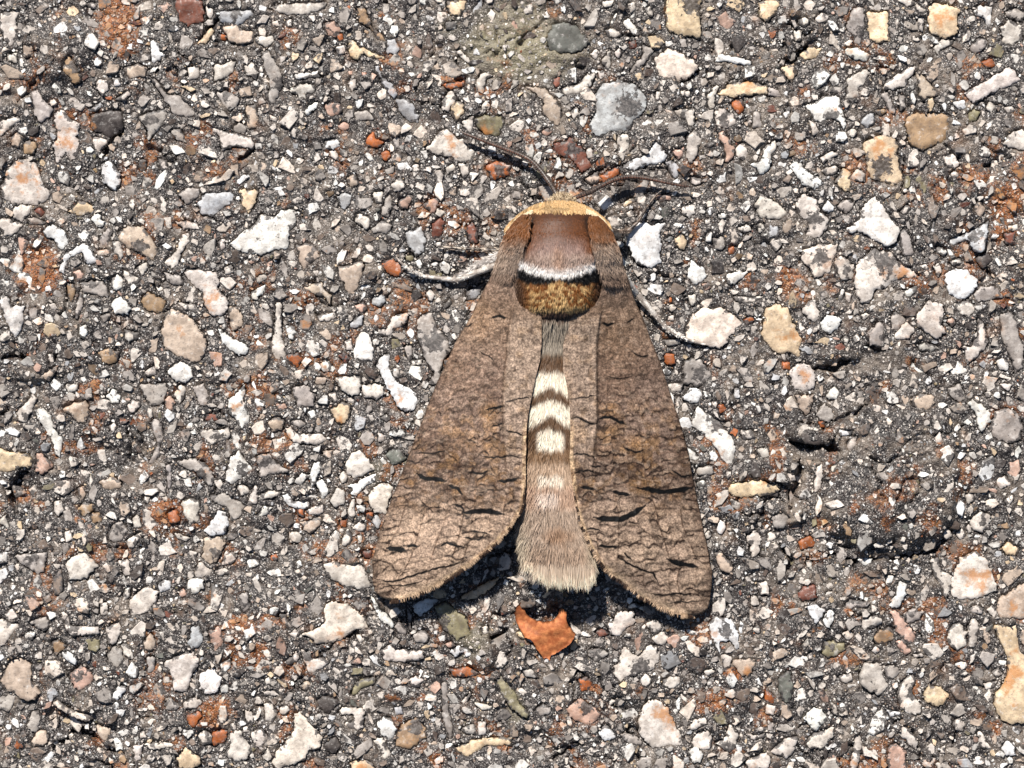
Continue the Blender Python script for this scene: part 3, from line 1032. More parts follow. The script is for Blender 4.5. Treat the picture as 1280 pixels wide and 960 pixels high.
def outline(pts, jit=0.45):
    """corner cutting, then points every 2.5 units with a little chipping"""
    p = pts
    for cut in (.07,):
        nx = np.roll(p, -1, 0)
        p = np.stack([p*(1-cut)+nx*cut, p*cut+nx*(1-cut)], 1).reshape(-1, 2)
    d = np.hypot(*(np.roll(p, -1, 0)-p).T); L = np.r_[0, np.cumsum(d)]
    n = int(np.clip(L[-1]/2.3, 10, 90))
    s = np.linspace(0, L[-1], n, endpoint=False)
    q = np.c_[np.interp(s, L, np.r_[p[:, 0], p[0, 0]]), np.interp(s, L, np.r_[p[:, 1], p[0, 1]])]
    sh = rng.random()*900
    jit = jit*np.clip(L[-1]/60, .5, 1.25)
    wob = (vnoise(q[:, 0]+sh, q[:, 1], 5, 90)-.5)*2.6+(vnoise(q[:, 0]+sh, q[:, 1], 12, 92)-.5)*1.4
    q += (q-q.mean(0))/np.maximum(np.hypot(*(q-q.mean(0)).T)[:, None], 1)*(wob*np.clip(L[-1]/90, .25, 1))[:, None]
    q += rng.normal(0, jit, q.shape)+rng.normal(0, jit*.8, (n, 1))*(q-q.mean(0))/np.maximum(np.hypot(*(q-q.mean(0)).T)[:, None], 1)
    return q

def area(p):
    return .5*(np.dot(p[:, 0], np.roll(p[:, 1], -1))-np.dot(p[:, 1], np.roll(p[:, 0], -1)))

for i, (p, c, fl) in enumerate(stones):
    if area(p) < 0: p = p[::-1]
    stones[i] = (outline(p), c, fl)

# occupancy at one unit per cell
OW, OH = X1-X0, Y1-Y0
occ = np.zeros((OH, OW), bool)
def bbox(q, pad=1):
    return (max(int(q[:, 0].min())-pad-X0, 0), min(int(q[:, 0].max())+pad+2-X0, OW), max(int(q[:, 1].min())-pad-Y0, 0), min(int(q[:, 1].max())+pad+2-Y0, OH))
for q, c, fl in stones:
    a, b, c0, d = bbox(q)
    yy, xx = np.mgrid[c0:d, a:b]
    occ[c0:d, a:b] |= inside(q, xx+X0+.5, yy+Y0+.5)

def lump(gx, gy, x, y, rx, ry, h, p=2.0, edge=.25, rot=0):
    c, s = math.cos(rot), math.sin(rot)
    dx, dy = gx-x, gy-y
    wob = (fbm(gx, gy, 26, 40, 3)-.5)*.5
    d = np.sqrt(((dx*c+dy*s)/rx)**2+((-dx*s+dy*c)/ry)**2)+wob
    return h*sstep(1+edge*.3, 1-edge, d)

LUMPS = [(1115, 598, 103, 94, 15, .22, 0), (1012, 545, 30, 12, 16, .35, .15), (975, 585, 26, 26, 10, .4, 0), (985, 640, 24, 18, 10, .4, 0),
         (672, 735, 34, 34, 15, .4, .3), (95, 905, 50, 20, -14, .5, .2), (1050, 445, 24, 10, 10, .4, 0), (30, 610, 20, 22, -12, .5, 0),
         (30, 460, 46, 18, 6, .4, .1), (75, 60, 46, 40, 6, .5, 0), (800, 480, 30, 26, 4, .5, 0), (710, 60, 34, 26, 6, .5, 0),
         (940, 640, 34, 20, 6, .5, 0), (905, 690, 20, 26, 6, .4, 0), (230, 890, 60, 34, 5, .5, 0), (1240, 300, 40, 60, -8, .6, 0),
         (660, 930, 50, 22, -8, .6, .3), (130, 575, 60, 30, -6, .6, 0), (600, 815, 22, 30, 8, .4, -.4)]
def ground(gx, gy):
    z = (fbm(gx, gy, 150, 1, 2)-.5)*13+(fbm(gx, gy, 44, 5, 2)-.5)*11+(fbm(gx, gy, 13, 9, 2)-.5)*6.5+(vnoise(gx, gy, 4.5, 12)-.5)*3.0+(vnoise(gx, gy, 2.4, 14)-.5)*1.4
    for x, y, rx, ry, h, e, rot in LUMPS: z = z+lump(gx, gy, x, y, rx, ry, h, 2, e, rot)
    # hairline gaps where the binder pulled apart
    rdg = np.abs(fbm(gx, gy, 70, 20, 4)-.5); gate = sstep(.52, .66, vnoise(gx, gy, 60, 25))
    z = z-8*sstep(.012, .002, rdg)*gate
    return z
_raw = ground
ax = np.r_[np.array([-6000, -3000, -1500, -900, -600]), np.arange(X0, -70, 6), np.arange(-70, 1350.1, STEP), np.arange(1356, X1+1, 6), np.array([1900, 2300, 3000, 4300, 7300])]
ay = np.r_[np.array([-6000, -3000, -1500, -900, -600]), np.arange(Y0, -70, 6), np.arange(-70, 1030.1, STEP), np.arange(1036, Y1+1, 6), np.array([1600, 2000, 2700, 4000, 7000])]
GX, GY = np.meshgrid(ax, ay)
Z = ground(GX, GY)
wx = GX+(vnoise(GX, GY, 9, 30)-.5)*7; wy = GY+(vnoise(GX, GY, 9, 31)-.5)*7
for line, hw, dep in GROOVES:
    l = np.array(line, float).reshape(-1, 2)
    m = (np.abs(GX-l[:, 0].mean()) < np.ptp(l[:, 0])/2+16) & (np.abs(GY-l[:, 1].mean()) < np.ptp(l[:, 1])/2+16)
    d, fr = seg_dist(wx[m], wy[m], line)
    taper = np.clip(np.minimum(fr, 1-fr)*5, .3, 1)
    Z[m] -= dep*sstep(hw*1.25*taper, hw*.35*taper, d)
Zs = Z.copy()
def zat(x, y):
    """height of the binder before the stones were set"""
    ix = np.clip(np.searchsorted(ax, x)-1, 0, len(ax)-2); iy = np.clip(np.searchsorted(ay, y)-1, 0, len(ay)-2)
    fx = np.clip((x-ax[ix])/(ax[ix+1]-ax[ix]), 0, 1); fy = np.clip((y-ay[iy])/(ay[iy+1]-ay[iy]), 0, 1)
    return (Zs[iy, ix]*(1-fx)+Zs[iy, ix+1]*fx)*(1-fy)+(Zs[iy+1, ix]*(1-fx)+Zs[iy+1, ix+1]*fx)*fy

def blobs(lst, seed, GX=None, GY=None, GROW=1.0):
    if GX is None: GX, GY = globals()['GX'], globals()['GY']
    r = np.zeros(GX.shape)
    wx = GX+(fbm(GX, GY, 16, seed, 3)-.5)*26; wy = GY+(fbm(GX, GY, 16, seed+3, 3)-.5)*26
    for x, y, rx, ry, s in lst:
        d = np.hypot((wx-x)/(rx*GROW), (wy-y)/(ry*GROW))
        r = np.maximum(r, s*sstep(1.35, .2, d))
    return r
def rust_at(x, y):
    return np.maximum(blobs(RUST, 50, x, y, 1.35), .55*sstep(.57, .78, fbm(x, y, 34, 60, 3)))
rust = rust_at(GX, GY)
loc = Z-fbm(GX, GY, 60, 70, 1)*6
low = sstep(-1, -7, (fbm(GX, GY, 44, 5, 2)-.5)*11+(fbm(GX, GY, 13, 9, 2)-.5)*6.5)
dust = np.clip(np.maximum(blobs(DUST, 56), .6*sstep(.56, .76, fbm(GX, GY, 30, 64, 3)))*.9+low*.2, 0, 1)
green = blobs([(655, 60, 72, 44, 1.0), (620, 55, 50, 30, .8), (650, 20, 50, 22, .6), (590, 800, 24, 24, .5), (560, 30, 14, 14, .3), (470, 590, 22, 16, .3), (640, 890, 14, 20, .5)], 58)

# the stones' sockets
cellx = np.clip((GX-X0).astype(int), 0, OW-1); celly = np.clip((GY-Y0).astype(int), 0, OH-1)
infield = (GX >= X0+8) & (GX <= X1-8) & (GY >= Y0+8) & (GY <= Y1-8)
Z = np.where(infield, Z, 0)
dust = np.where(infield, dust, .1); rust = np.where(infield, rust, 0); green = np.where(infield, green, 0)
inframe = (GX >= X0) & (GX < X1) & (GY >= Y0) & (GY < Y1)
stone_z = []
for q, c, fl in stones:
    cx, cy = q.mean(0)
    stone_z.append(float(np.mean(zat(q[:, 0], q[:, 1])))*.75+float(zat(cx, cy))*.1)
sock = occ[celly, cellx] & inframe
Zg = Z.copy()
dil = sock.copy()
dil[1:] |= sock[:-1]; dil[:-1] |= sock[1:]; dil[:, 1:] |= sock[:, :-1]; dil[:, :-1] |= sock[:, 1:]
gate = sstep(.38, .6, vnoise(GX, GY, 11, 99))
Zg -= np.where(dil & ~sock, 3.2*gate, 0)
Zg[sock] -= 5.0
V = np.stack([(GX-CX)*S, (CY-GY)*S, Zg*S], -1).reshape(-1, 3)
ff, fs = grid_faces(len(ay), len(ax))
asphalt_me = new_mesh("asphalt", V, ff, fs, M_BINDER, {"stain": np.stack([dust, rust, green, np.ones_like(dust)], -1).reshape(-1, 4)})
asphalt = link("asphalt_ground", asphalt_me)
asphalt["kind"] = "structure"
asphalt["label"] = "worn grey asphalt with pale crushed stones, dark binder and rust stains"

def offset_in(q, d):
    nx = np.roll(q, -1, 0)-np.roll(q, 1, 0)
    nrm = np.c_[-nx[:, 1], nx[:, 0]]/np.maximum(np.hypot(nx[:, 0], nx[:, 1])[:, None], 1e-6)
    r = q+nrm*d
    return r

def stone_mesh(q, c, fl, zb):
    """one embedded chip: wall, worn bevel and an uneven worn face"""
    A = abs(area(q)); n = len(q); size = math.sqrt(A)
    h = (.2+rng.random()*1.0 if 'U' not in fl else 1.3+rng.random()*1.3)*min(1.0, size/14+.35)
    tilt = rng.normal(0, .045, 2); ctr = q.mean(0)
    sd = int(rng.integers(0, 4))
    top = lambda p, add: zb+h+add+(p-ctr)@tilt+(vnoise(p[:, 0]*1.0+sd*91, p[:, 1], max(size*.55, 5), 80+sd)-.5)*min(size*.10, 3.4)+(vnoise(p[:, 0], p[:, 1], 5.5, 86)-.5)*1.5+(vnoise(p[:, 0], p[:, 1], 3, 87)-.5)*.7
    bev = min(.8, size*.07)
    r0 = offset_in(q, -.5); r1 = q; r2 = offset_in(q, bev)
    P = [np.c_[r0, np.full(n, zb-9)], np.c_[r1, top(r1, -1.5*min(1, size/12))], np.c_[r2, top(r2, -.2)]]
    inn = offset_in(q, bev*1.2+1.3)
    keep = inside(r2, inn[:, 0], inn[:, 1])
    g = max(3.6, size/9)
    xs = np.arange(q[:, 0].min(), q[:, 0].max(), g); ys = np.arange(q[:, 1].min(), q[:, 1].max(), g)
    if len(xs) and len(ys):
        gx, gy = np.meshgrid(xs, ys); gp = np.c_[gx.ravel(), gy.ravel()]+rng.normal(0, g*.22, (gx.size, 2))
        core = offset_in(q, bev+g*.55)
        gp = gp[inside(r2, gp[:, 0], gp[:, 1])]
        if len(gp):
            dd = np.min(np.hypot(gp[:, None, 0]-r2[None, :, 0], gp[:, None, 1]-r2[None, :, 1]), 1)
            gp = gp[dd > 2.0]
    else: gp = np.zeros((0, 2))
    coords = [Vector(p) for p in r2]+[Vector(p) for p in gp]
    res = delaunay_2d_cdt(coords, [(i, (i+1) % n) for i in range(n)], [], 1, 1e-5)
    vout, fout, orig = res[0], res[2], res[3]
    vv = np.array([tuple(v) for v in vout])
    faces, sizes = [], []
    mp = {}
    extra = []
    base = 3*n
    for k, ol in enumerate(orig):
        m = [o for o in ol if o < n]
        if m: mp[k] = 2*n+m[0]
        else: mp[k] = base+len(extra); extra.append(vv[k])
    if extra:
        ex = np.array(extra); P.append(np.c_[ex, top(ex, .35)])
    for ring in (0, 1):
        for i in range(n):
            j = (i+1) % n
            faces += [ring*n+i, ring*n+j, (ring+1)*n+j, (ring+1)*n+i]; sizes.append(4)
    for f in fout:
        faces += [mp[k] for k in f]; sizes.append(len(f))
    P = np.concatenate(P)
    col = srgb(PAL[c])*(1+rng.normal(0, .07))*(1+rng.normal(0, .008, 3))
    col = np.clip(col*.92, .01, .84)
    rad = max(size*.5, 2)
    dist = np.hypot(P[:, 0]-ctr[0], P[:, 1]-ctr[1])/rad
    off = rng.normal(0, .35, 2)*rad
    dist2 = np.hypot(P[:, 0]-ctr[0]-off[0], P[:, 1]-ctr[1]-off[1])/rad
    rustv = np.clip(rng.uniform(.9, 1.15)-np.hypot(P[:, 0]-ctr[0]-rng.normal(0, .3)*rad, P[:, 1]-ctr[1]-rng.normal(0, .3)*rad)/rad*.7, 0, 1) if 'R' in fl else np.full(len(P), .04)
    film = np.clip(.95-dist2*.75, 0, 1) if 'B' in fl else np.full(len(P), .10+.26*rng.random())
    rustv = np.maximum(rustv, .92*rust_at(P[:, 0], P[:, 1])) if c not in 'or' else rustv*0
    edge = .60*vnoise(P[:3*n, 0], P[:3*n, 1], 5.5, 94)+.38*vnoise(P[:3*n, 0]+sd*37, P[:3*n, 1], 14, 95)
    film[:3*n] = np.maximum(film[:3*n], edge*(.80 if 'U' in fl else 1.06))
    wear = np.c_[rustv, film, np.full(len(P), rng.random()), np.ones(len(P))]
    return P, faces, sizes, np.tile(col, (len(P), 1)), wear

order = np.argsort([-abs(area(s[0])) for s in stones])
view = [i for i in order if stones[i][0][:, 0].max() > 1 and stones[i][0][:, 0].min() < 1279 and stones[i][0][:, 1].max() > 1 and stones[i][0][:, 1].min() < 959]
single = set(view[:300])
rest = []
for i in order:
    q, c, fl = stones[i]
    P, f, sz, col, wear = stone_mesh(q, c, fl, stone_z[i])
    if i in single:
        ctr = np.array([(q[:, 0].mean()-CX)*S, (CY-q[:, 1].mean())*S, stone_z[i]*S])
        W = np.c_[(P[:, 0]-CX)*S, (CY-P[:, 1])*S, P[:, 2]*S]-ctr
        me = new_mesh("stone", W, f, sz, M_STONE, {"col": col, "wear": wear})
        o = link("stone", me, asphalt, ctr)
        if 'R' in fl: o["label"] = "pale chip of crushed stone with a rust coloured centre"
        elif c == 'o': o["label"] = "rust orange chip of crushed stone"
    else:
        rest.append((P, f, sz, col, wear))

def join(lst):
    off = 0; Ps, Fs, Ss, Cs, Ws = [], [], [], [], []
    for P, f, sz, col, wear in lst:
        Ps.append(P); Fs.append(np.asarray(f)+off); Ss.append(sz); Cs.append(col); Ws.append(wear); off += len(P)
    return np.concatenate(Ps), np.concatenate(Fs), np.concatenate(Ss), np.concatenate(Cs), np.concatenate(Ws)

# ------------------------------------------------------------------ chips and grit between them
BARREN = [(1115, 602, 96, 86), (655, 58, 76, 44), (150, 565, 44, 30), (45, 630, 36, 26), (78, 62, 44, 40), (600, 800, 26, 26), (1005, 548, 36, 30), (430, 172, 34, 20),
          (800, 170, 40, 16), (460, 100, 40, 22), (1090, 450, 40, 14), (940, 545, 26, 24), (860, 480, 30, 16), (235, 885, 40, 24), (520, 130, 30, 16), (560, 450, 20, 20), (905, 690, 26, 26), (690, 770, 50, 22), (1180, 800, 26, 22)]
def place(sizes, count, frac, dens_seed, thr):
    """dart throwing into what is still free"""
    out = []
    n = count*(5 if sizes[1] > 4 else 9)
    xs = rng.uniform(X0+16, X1-16, n); ys = rng.uniform(Y0+16, Y1-16, n)
    rr = sizes[0]+(sizes[1]-sizes[0])*rng.random(n)**1.6
    dens = fbm(xs, ys, 55, dens_seed, 3)
    far = (xs < -70) | (xs > 1350) | (ys < -70) | (ys > 1030)
    barren = np.zeros(n, bool)
    for bx, by, brx, bry in BARREN: barren |= np.hypot((xs-bx)/brx, (ys-by)/bry)+(fbm(xs, ys, 22, 104, 2)-.5)*.7 < 1
    ok = (~far | (sizes[1] > 4)) & (rng.random(n) < sstep(thr-.2, thr+.15, dens)*np.where(barren, .16 if sizes[1] > 4.5 else .5, 1))
    for x, y, r in zip(xs[ok], ys[ok], rr[ok]):
        ix, iy = int(x)-X0, int(y)-Y0; k = max(int(r*frac+.5), 0)
        if occ[iy-k:iy+k+1, ix-k:ix+k+1].any(): continue
        m = max(int(r*.75), 0)
        occ[iy-m:iy+m+1, ix-m:ix+m+1] = True
        out.append((x, y, r))
        if len(out) >= count: break
    return np.array(out)

def chips(pl, n, two=True):
    """many small chips at once: a jittered polygon with wall, bevel and a raised middle"""
    N = len(pl); x, y, r = pl.T
    ang = (np.arange(n)[None, :]+rng.uniform(-.42, .42, (N, n)))*2*math.pi/n
    rad = rng.uniform(.55, 1.25, (N, n))
    el = rng.uniform(.42, 1.0, N)[:, None]; rot = rng.uniform(0, math.pi, N)[:, None]
    lx = np.cos(ang)*rad*r[:, None]*(1/np.sqrt(el)); ly = np.sin(ang)*rad*r[:, None]*np.sqrt(el)
    ux = lx*np.cos(rot)-ly*np.sin(rot); uy = lx*np.sin(rot)+ly*np.cos(rot)
    zb = zat(x, y)[:, None]
    h = (np.clip(r*.24, .45, 1.5)*rng.uniform(.5, 1.4, N))[:, None]
    tx = rng.normal(0, .10, N)[:, None]; ty = rng.normal(0, .10, N)[:, None]
    rings = [np.stack([x[:, None]+ux*1.04, y[:, None]+uy*1.04, np.broadcast_to(zb-2.5, ux.shape)], -1),
             np.stack([x[:, None]+ux*.97, y[:, None]+uy*.97, zb+h*.55+ux*tx+uy*ty], -1)]
    if two: rings.append(np.stack([x[:, None]+ux*.86, y[:, None]+uy*.86, zb+h+ux*tx+uy*ty+rng.normal(0, .10, ux.shape)*np.minimum(r[:, None], 2.5)], -1))
    ctr = np.stack([x, y, (zb+h*1.1)[:, 0]], -1)[:, None, :]
    V = np.concatenate(rings+[ctr], 1); per = V.shape[1]
    k = np.arange(n); j = (k+1) % n
    F = []; SZ = []
    for ri in range(len(rings)-1):
        F.append(np.stack([ri*n+k, ri*n+j, (ri+1)*n+j, (ri+1)*n+k], 1).ravel()); SZ += [4]*n
    top = (len(rings)-1)*n
    F.append(np.stack([top+k, top+j, np.full(n, per-1)], 1).ravel()); SZ += [3]*n
    F = np.concatenate(F)
    faces = (F[None, :]+np.arange(N)[:, None]*per).ravel()
    keys = np.array(list("WwqgbpyorndsatWmk"))
    prob = np.array([.21, .31, .13, .16, .07, .022, .028, .003, .006, .010, .02, .02, .005, .014, .012, .05, .03]); prob /= prob.sum()
    ch = rng.choice(len(keys), N, p=prob)
    col = np.array([srgb(PAL[q]) for q in keys])[ch]*(1.05-.60*rng.random(N)**2.3)[:, None]
    col = np.clip(col*.92, .01, .84)
    col = np.repeat(col, per, 0)
    wear = np.repeat(np.c_[np.maximum(np.where(rng.random(N) < .05, .5, .03), 1.0*rust_at(x, y)), np.where(rng.random(N) < .35, .44, .22), rng.random(N), np.ones(N)], per, 0)
    if two:
        w3 = wear.reshape(N, per, 4)
        w3[:, :3*n, 1] = np.maximum(w3[:, :3*n, 1], (rng.uniform(.05, .74, (N, n, 1))*np.ones((1, 1, 3))).transpose(0, 2, 1).reshape(N, 3*n)*np.clip(r/6, .4, 1)[:, None])
        wear = w3.reshape(-1, 4)
    return V.reshape(-1, 3), faces, np.tile(SZ, N), col, wear

large = place((7.5, 13.5), 3200, .74, 108, 0)
big = place((4.6, 7.5), 5600, .82, 110, .10)
mid = place((2.9, 4.6), 9000, .86, 114, .26)
P, f, sz, col, wear = join(rest)
o = link("small_stones", new_mesh("small_stones", np.c_[(P[:, 0]-CX)*S, (CY-P[:, 1])*S, P[:, 2]*S], f, sz, M_STONE, {"col": col, "wear": wear}), asphalt)
o["kind"] = "stuff"
P, f, sz, col, wear = join([chips(large, 7), chips(big, 6), chips(mid, 6)])
o = link("chippings", new_mesh("chippings", np.c_[(P[:, 0]-CX)*S, (CY-P[:, 1])*S, P[:, 2]*S], f, sz, M_STONE, {"col": col, "wear": wear}, smooth=False), asphalt)
o["kind"] = "stuff"
sm = place((1.7, 2.9), 14000, 1.0, 118, .40)
ti = place((.9, 1.7), 30000, 1.0, 122, .44)
P, f, sz, col, wear = join([chips(sm, 6), chips(ti, 5, False)])
o = link("grit", new_mesh("grit", np.c_[(P[:, 0]-CX)*S, (CY-P[:, 1])*S, P[:, 2]*S], f, sz, M_STONE, {"col": col, "wear": wear}, smooth=False), asphalt)
o["kind"] = "stuff"
# ------------------------------------------------------------------ the dead leaf scrap
leaf_px = np.array([642.5, 766, 646, 758, 651, 752.5, 655, 758, 657.5, 768, 667, 774, 678, 777, 690, 776, 697, 769, 700, 761, 704, 761, 707.5, 765, 709, 780,
                    714, 786, 720, 792.5, 717, 799, 712.5, 805, 703, 812, 694, 817.5, 688, 820, 687, 826, 683, 822, 680, 824, 675, 817, 670, 810, 667, 803, 664, 800, 656, 797, 650, 786, 645, 777], float).reshape(-1, 2)
def build_leaf():
    q = leaf_px.copy()
    d = np.hypot(*(np.roll(q, -1, 0)-q).T); L = np.r_[0, np.cumsum(d)]
    s = np.linspace(0, L[-1], int(L[-1]/2.0), endpoint=False)
    q = np.c_[np.interp(s, L, np.r_[q[:, 0], q[0, 0]]), np.interp(s, L, np.r_[q[:, 1], q[0, 1]])]+rng.normal(0, .35, (len(s), 2))
    n = len(q)
    gx, gy = np.meshgrid(np.arange(640, 722, 3.0), np.arange(750, 828, 3.0))
    gp = np.c_[gx.ravel(), gy.ravel()]+rng.normal(0, .6, (gx.size, 2))
    gp = gp[inside(q, gp[:, 0], gp[:, 1])]
    dd = np.min(np.hypot(gp[:, None, 0]-q[None, :, 0], gp[:, None, 1]-q[None, :, 1]), 1)
    gp = gp[dd > 1.4]
    res = delaunay_2d_cdt([Vector(p) for p in q]+[Vector(p) for p in gp], [(i, (i+1) % n) for i in range(n)], [], 1, 1e-5)
    v = np.array([tuple(p) for p in res[0]])
    x, y = v.T
    g0 = float(np.mean(zat(x, y)))
    vein, _ = seg_dist(x, y, [652, 772, 672, 792, 712, 797])
    z = g0+9+(x-680)*.10+(y-790)*-.10+7*((x-682)/40)**2+4*np.sin((x*.5+y)*.09)+(fbm(x, y, 14, 130, 3)-.5)*7-1.2*np.exp(-(vein/2.5)**2)
    z = np.maximum(z, zat(x, y)+2.0)
    base = srgb((216, 138, 86))*.86
    var = (.82+.36*fbm(x, y, 12, 134, 3))[:, None]
    col = base*var
    col[vein < 1.6] *= .72
    edge = np.min(np.hypot(x[:, None]-q[None, :, 0], y[:, None]-q[None, :, 1]), 1)
    col = col*np.where(edge < 1.2, .72, 1)[:, None]
    f = np.concatenate([np.array(t) for t in res[2]]); fs_ = [len(t) for t in res[2]]
    n_ = len(x)
    # two faces and a rim: a thin but solid scrap
    c0 = np.array([(682-CX)*S, (CY-790)*S, g0*S])
    top = to_world(np.c_[x, y, z])-c0; bot = to_world(np.c_[x, y, z-1.3])-c0
    ring = [k for k, ol in enumerate(res[3]) if any(o < n for o in ol)]
    idx = {}
    for k, ol in enumerate(res[3]):
        for o in ol:
            if o < n: idx[o] = k
    F = [f, (f.reshape(-1, 3)[:, ::-1]+n_).ravel()]; SZ = fs_+fs_
    rim = []
    for i in range(n):
        if i in idx and (i+1) % n in idx:
            a, b = idx[i], idx[(i+1) % n]
            rim += [a, b, b+n_, a+n_]; SZ = SZ+[4]
    F.append(np.array(rim))
    me = new_mesh("leaf_fragment", np.r_[top, bot], np.concatenate(F), SZ, M_LEAF, {"col": np.r_[col, col*.8]})
    o = link("leaf_fragment", me, None, c0)
    o["label"] = "torn orange brown scrap of dead leaf lying on the asphalt below the moth's tail"
    o["category"] = "leaf"
build_leaf()

# ------------------------------------------------------------------ the moth
ROOT = np.array([(700-CX)*S, (CY-520)*S, 0.0])
moth = bpy.data.objects.new("moth", None)
moth.empty_display_size = .01
scene.collection.objects.link(moth)
moth.location = ROOT
moth["label"] = "large brown grey moth with bark patterned wings resting on the asphalt"
moth["category"] = "moth"
def mpart(name, P, F, SZ, mat, col, label=None, parent=None, smooth=True):
    me = new_mesh(name, to_world(P)-ROOT, F, SZ, mat, {"col": col}, smooth)
    o = link(name, me, parent or moth)
    if label: o["label"] = label
    return o

# --- body: head, thorax and abdomen in one surface
ST = np.array([  # y, centre x, half width, top z, bottom z
 (239, 704, 3, 36, 30), (242, 704, 7, 46, 22), (248, 703, 13, 58, 14), (256, 702, 28, 72, 9), (264, 701, 44, 82, 8), (275, 700, 57, 92, 7), (290, 700, 66, 97, 7),
 (305, 699, 70, 100, 7), (320, 698, 71, 101, 7), (338, 697, 63, 98, 7), (352, 697, 60, 95, 7), (366, 697, 57, 91, 8), (380, 697, 52, 85, 9), (392, 697, 38, 74, 10),
 (402, 694, 34, 66, 11), (420, 692, 28, 61, 12), (450, 690, 30, 60, 12), (490, 689, 33, 62, 10), (530, 688, 36, 62, 9), (570, 689, 39, 61, 8), (610, 691, 42, 60, 8),
 (650, 693, 44, 57, 9), (685, 697, 46, 54, 14), (706, 699, 44, 51, 20), (720, 700, 36, 47, 27), (727, 700, 12, 42, 34)], float)
def st(y):
    return [np.interp(y, ST[:, 0], ST[:, k]) for k in range(1, 5)]
def body_point(y, a):
    cx, hw, zt, zb = st(y)
    zm = zb+(zt-zb)*.42
    ca = np.cos(a)
    z = np.where(ca > 0, zm+(zt-zm)*np.abs(ca)**np.where(y < 395, 1.1, .85), zm-(zm-zb)*np.abs(ca)**.8)
    return np.stack([cx+hw*np.sin(a), y, z], -1)
def body_color(x, y):
    """what the hairs of the back look like, place by place"""
    u = (x-699)/50.0
    n = fbm(x, y, 9, 140, 3); n2 = vnoise(x, y, 3, 145)
    C = np.zeros(np.shape(x)+(3,))
    def put(c, m): C[:] = C*(1-m[..., None])+srgb(c)*m[..., None]
    jy = y+(n2-.5)*5
    put((108, 62, 28), np.ones_like(x))
    put((72, 40, 20), sstep(284, 268, jy)*.7)
    put((150, 124, 114), sstep(286, 312, jy+np.abs(u)*-10)*(1-sstep(.46, .86, np.abs(u)+(n-.5)*.25)))
    put((172, 150, 136), sstep(312, 326, jy)*(1-sstep(.8, 1.02, np.abs(u)))*(.4+.6*n))
    put((168, 132, 108), sstep(.25, .0, np.abs(u+.02))*sstep(304, 318, jy)*.6)
    us = .69+.27*np.clip((y-273)/55, 0, 1)
    put((30, 19, 13), sstep(.11, .05, np.abs(np.abs(u)-us))*sstep(268, 274, y)*(1-sstep(322, 332, y))*.9)  # shade of the gaps beside the shoulder flaps, painted into the hair colour
    yw = 347-13*u*u
    put((240, 232, 226), sstep(-13, -3, jy-yw)*(1-sstep(.96, 1.1, np.abs(u))))
    put((8, 6, 5), sstep(1.0, 3.0, jy-yw)*(1-sstep(1.0, 1.15, np.abs(u))))
    thick = 2.0+14*np.clip(np.abs(u+.02)*1.1, 0, 1)**.75
    gold = (np.array((150, 98, 45)))
    gm = sstep(thick-2, thick+2, jy-yw-2)
    put((128, 78, 35), gm)
    put((228, 192, 134), gm*.8*sstep(.36, .78, fbm(x, y, 4, 150, 2))*(1-sstep(.55, 1.0, np.abs(u))))
    put((222, 186, 130), gm*sstep(382, 388, jy)*.6*(1-sstep(.6, .9, np.abs(u))))
    put((76, 52, 34), gm*sstep(.72, 1.0, np.abs(u)))
    put((136, 112, 96), sstep(1.02, 1.14, np.abs(u))*sstep(300, 316, jy)*(1-sstep(388, 392, jy)))
    put((92, 70, 58), sstep(389, 394, jy))
    put((142, 130, 116), sstep(402, 410, jy))
    put((152, 142, 128), sstep(402, 410, jy)*n)
    # abdomen bands, chevrons pointing back
    v = np.abs(x-688)/20.0
    ch = y+7*np.clip(v, 0, 1.3)**1.5-(n2-.5)*6
    ch2 = y-9*(1-np.clip(v, 0, 1.2))+(n2-.5)*5
    br, cream = (98, 74, 54), (240, 226, 206)
    put(br, sstep(441, 449, jy))
    vc = np.clip(v, 0, 1.25)
    put(cream, sstep(464, 469, jy-3*vc**2)*sstep(1.35, 1.0, v))
    put(br, sstep(482, 486, jy-12*vc))
    put(cream, sstep(499, 503, jy-8*vc)*sstep(1.6, 1.3, v))
    put(br, sstep(518, 522, jy-13*vc))
    put(cream, sstep(535, 542, jy-5*vc)*sstep(1.0, .7, v))
    put(br, sstep(562, 567, jy)); put((150, 118, 88), sstep(562, 567, jy)*n)
    put((192, 166, 142), sstep(576, 584, jy)*(.5+.5*n))
    put((240, 228, 210), sstep(594, 599, jy)*sstep(.95, .6, v)*.75)
    put((180, 150, 128), sstep(607, 612, jy))
    put((228, 212, 198), .7*sstep(616, 622, jy)*sstep(1.0, .3, np.abs(x-684)/20.)*(1-sstep(633, 640, jy)))
    put((170, 149, 131), sstep(634, 642, jy))
    put((148, 112, 84), .7*sstep(650, 660, jy)*sstep(1.0, .3, np.hypot((x-700)/26, (y-672)/16)+(n-.5)*.6))
    put((168, 144, 124), sstep(682, 690, jy))
    put((196, 184, 162), sstep(640, 690, y)*sstep(.6, 1.0, np.abs(x-698)/48)*.7)
    put((216, 204, 188), sstep(704, 726, jy)*(.4+.5*n))
    return np.clip(C, 0.002, .85)
ys = np.concatenate([np.linspace(239, 262, 14), np.linspace(265, 400, 46), np.linspace(404, 727, 80)])
aa = np.linspace(-math.pi, math.pi, 57)
YY, AA = np.meshgrid(ys, aa, indexing='ij')
BP = body_point(YY, AA).reshape(-1, 3)
f_, s_ = grid_faces(len(ys), len(aa))
cap0 = np.arange(len(aa)-1); cap1 = (len(ys)-1)*len(aa)+np.arange(len(aa)-1)[::-1]
f_ = np.r_[f_, cap0, cap1]; s_ = np.r_[s_, len(cap0), len(cap1)]
bc = body_color(BP[:, 0], BP[:, 1])*.55
bc = np.where((BP[:, 1] < 252)[:, None], srgb((120, 104, 88)), bc)
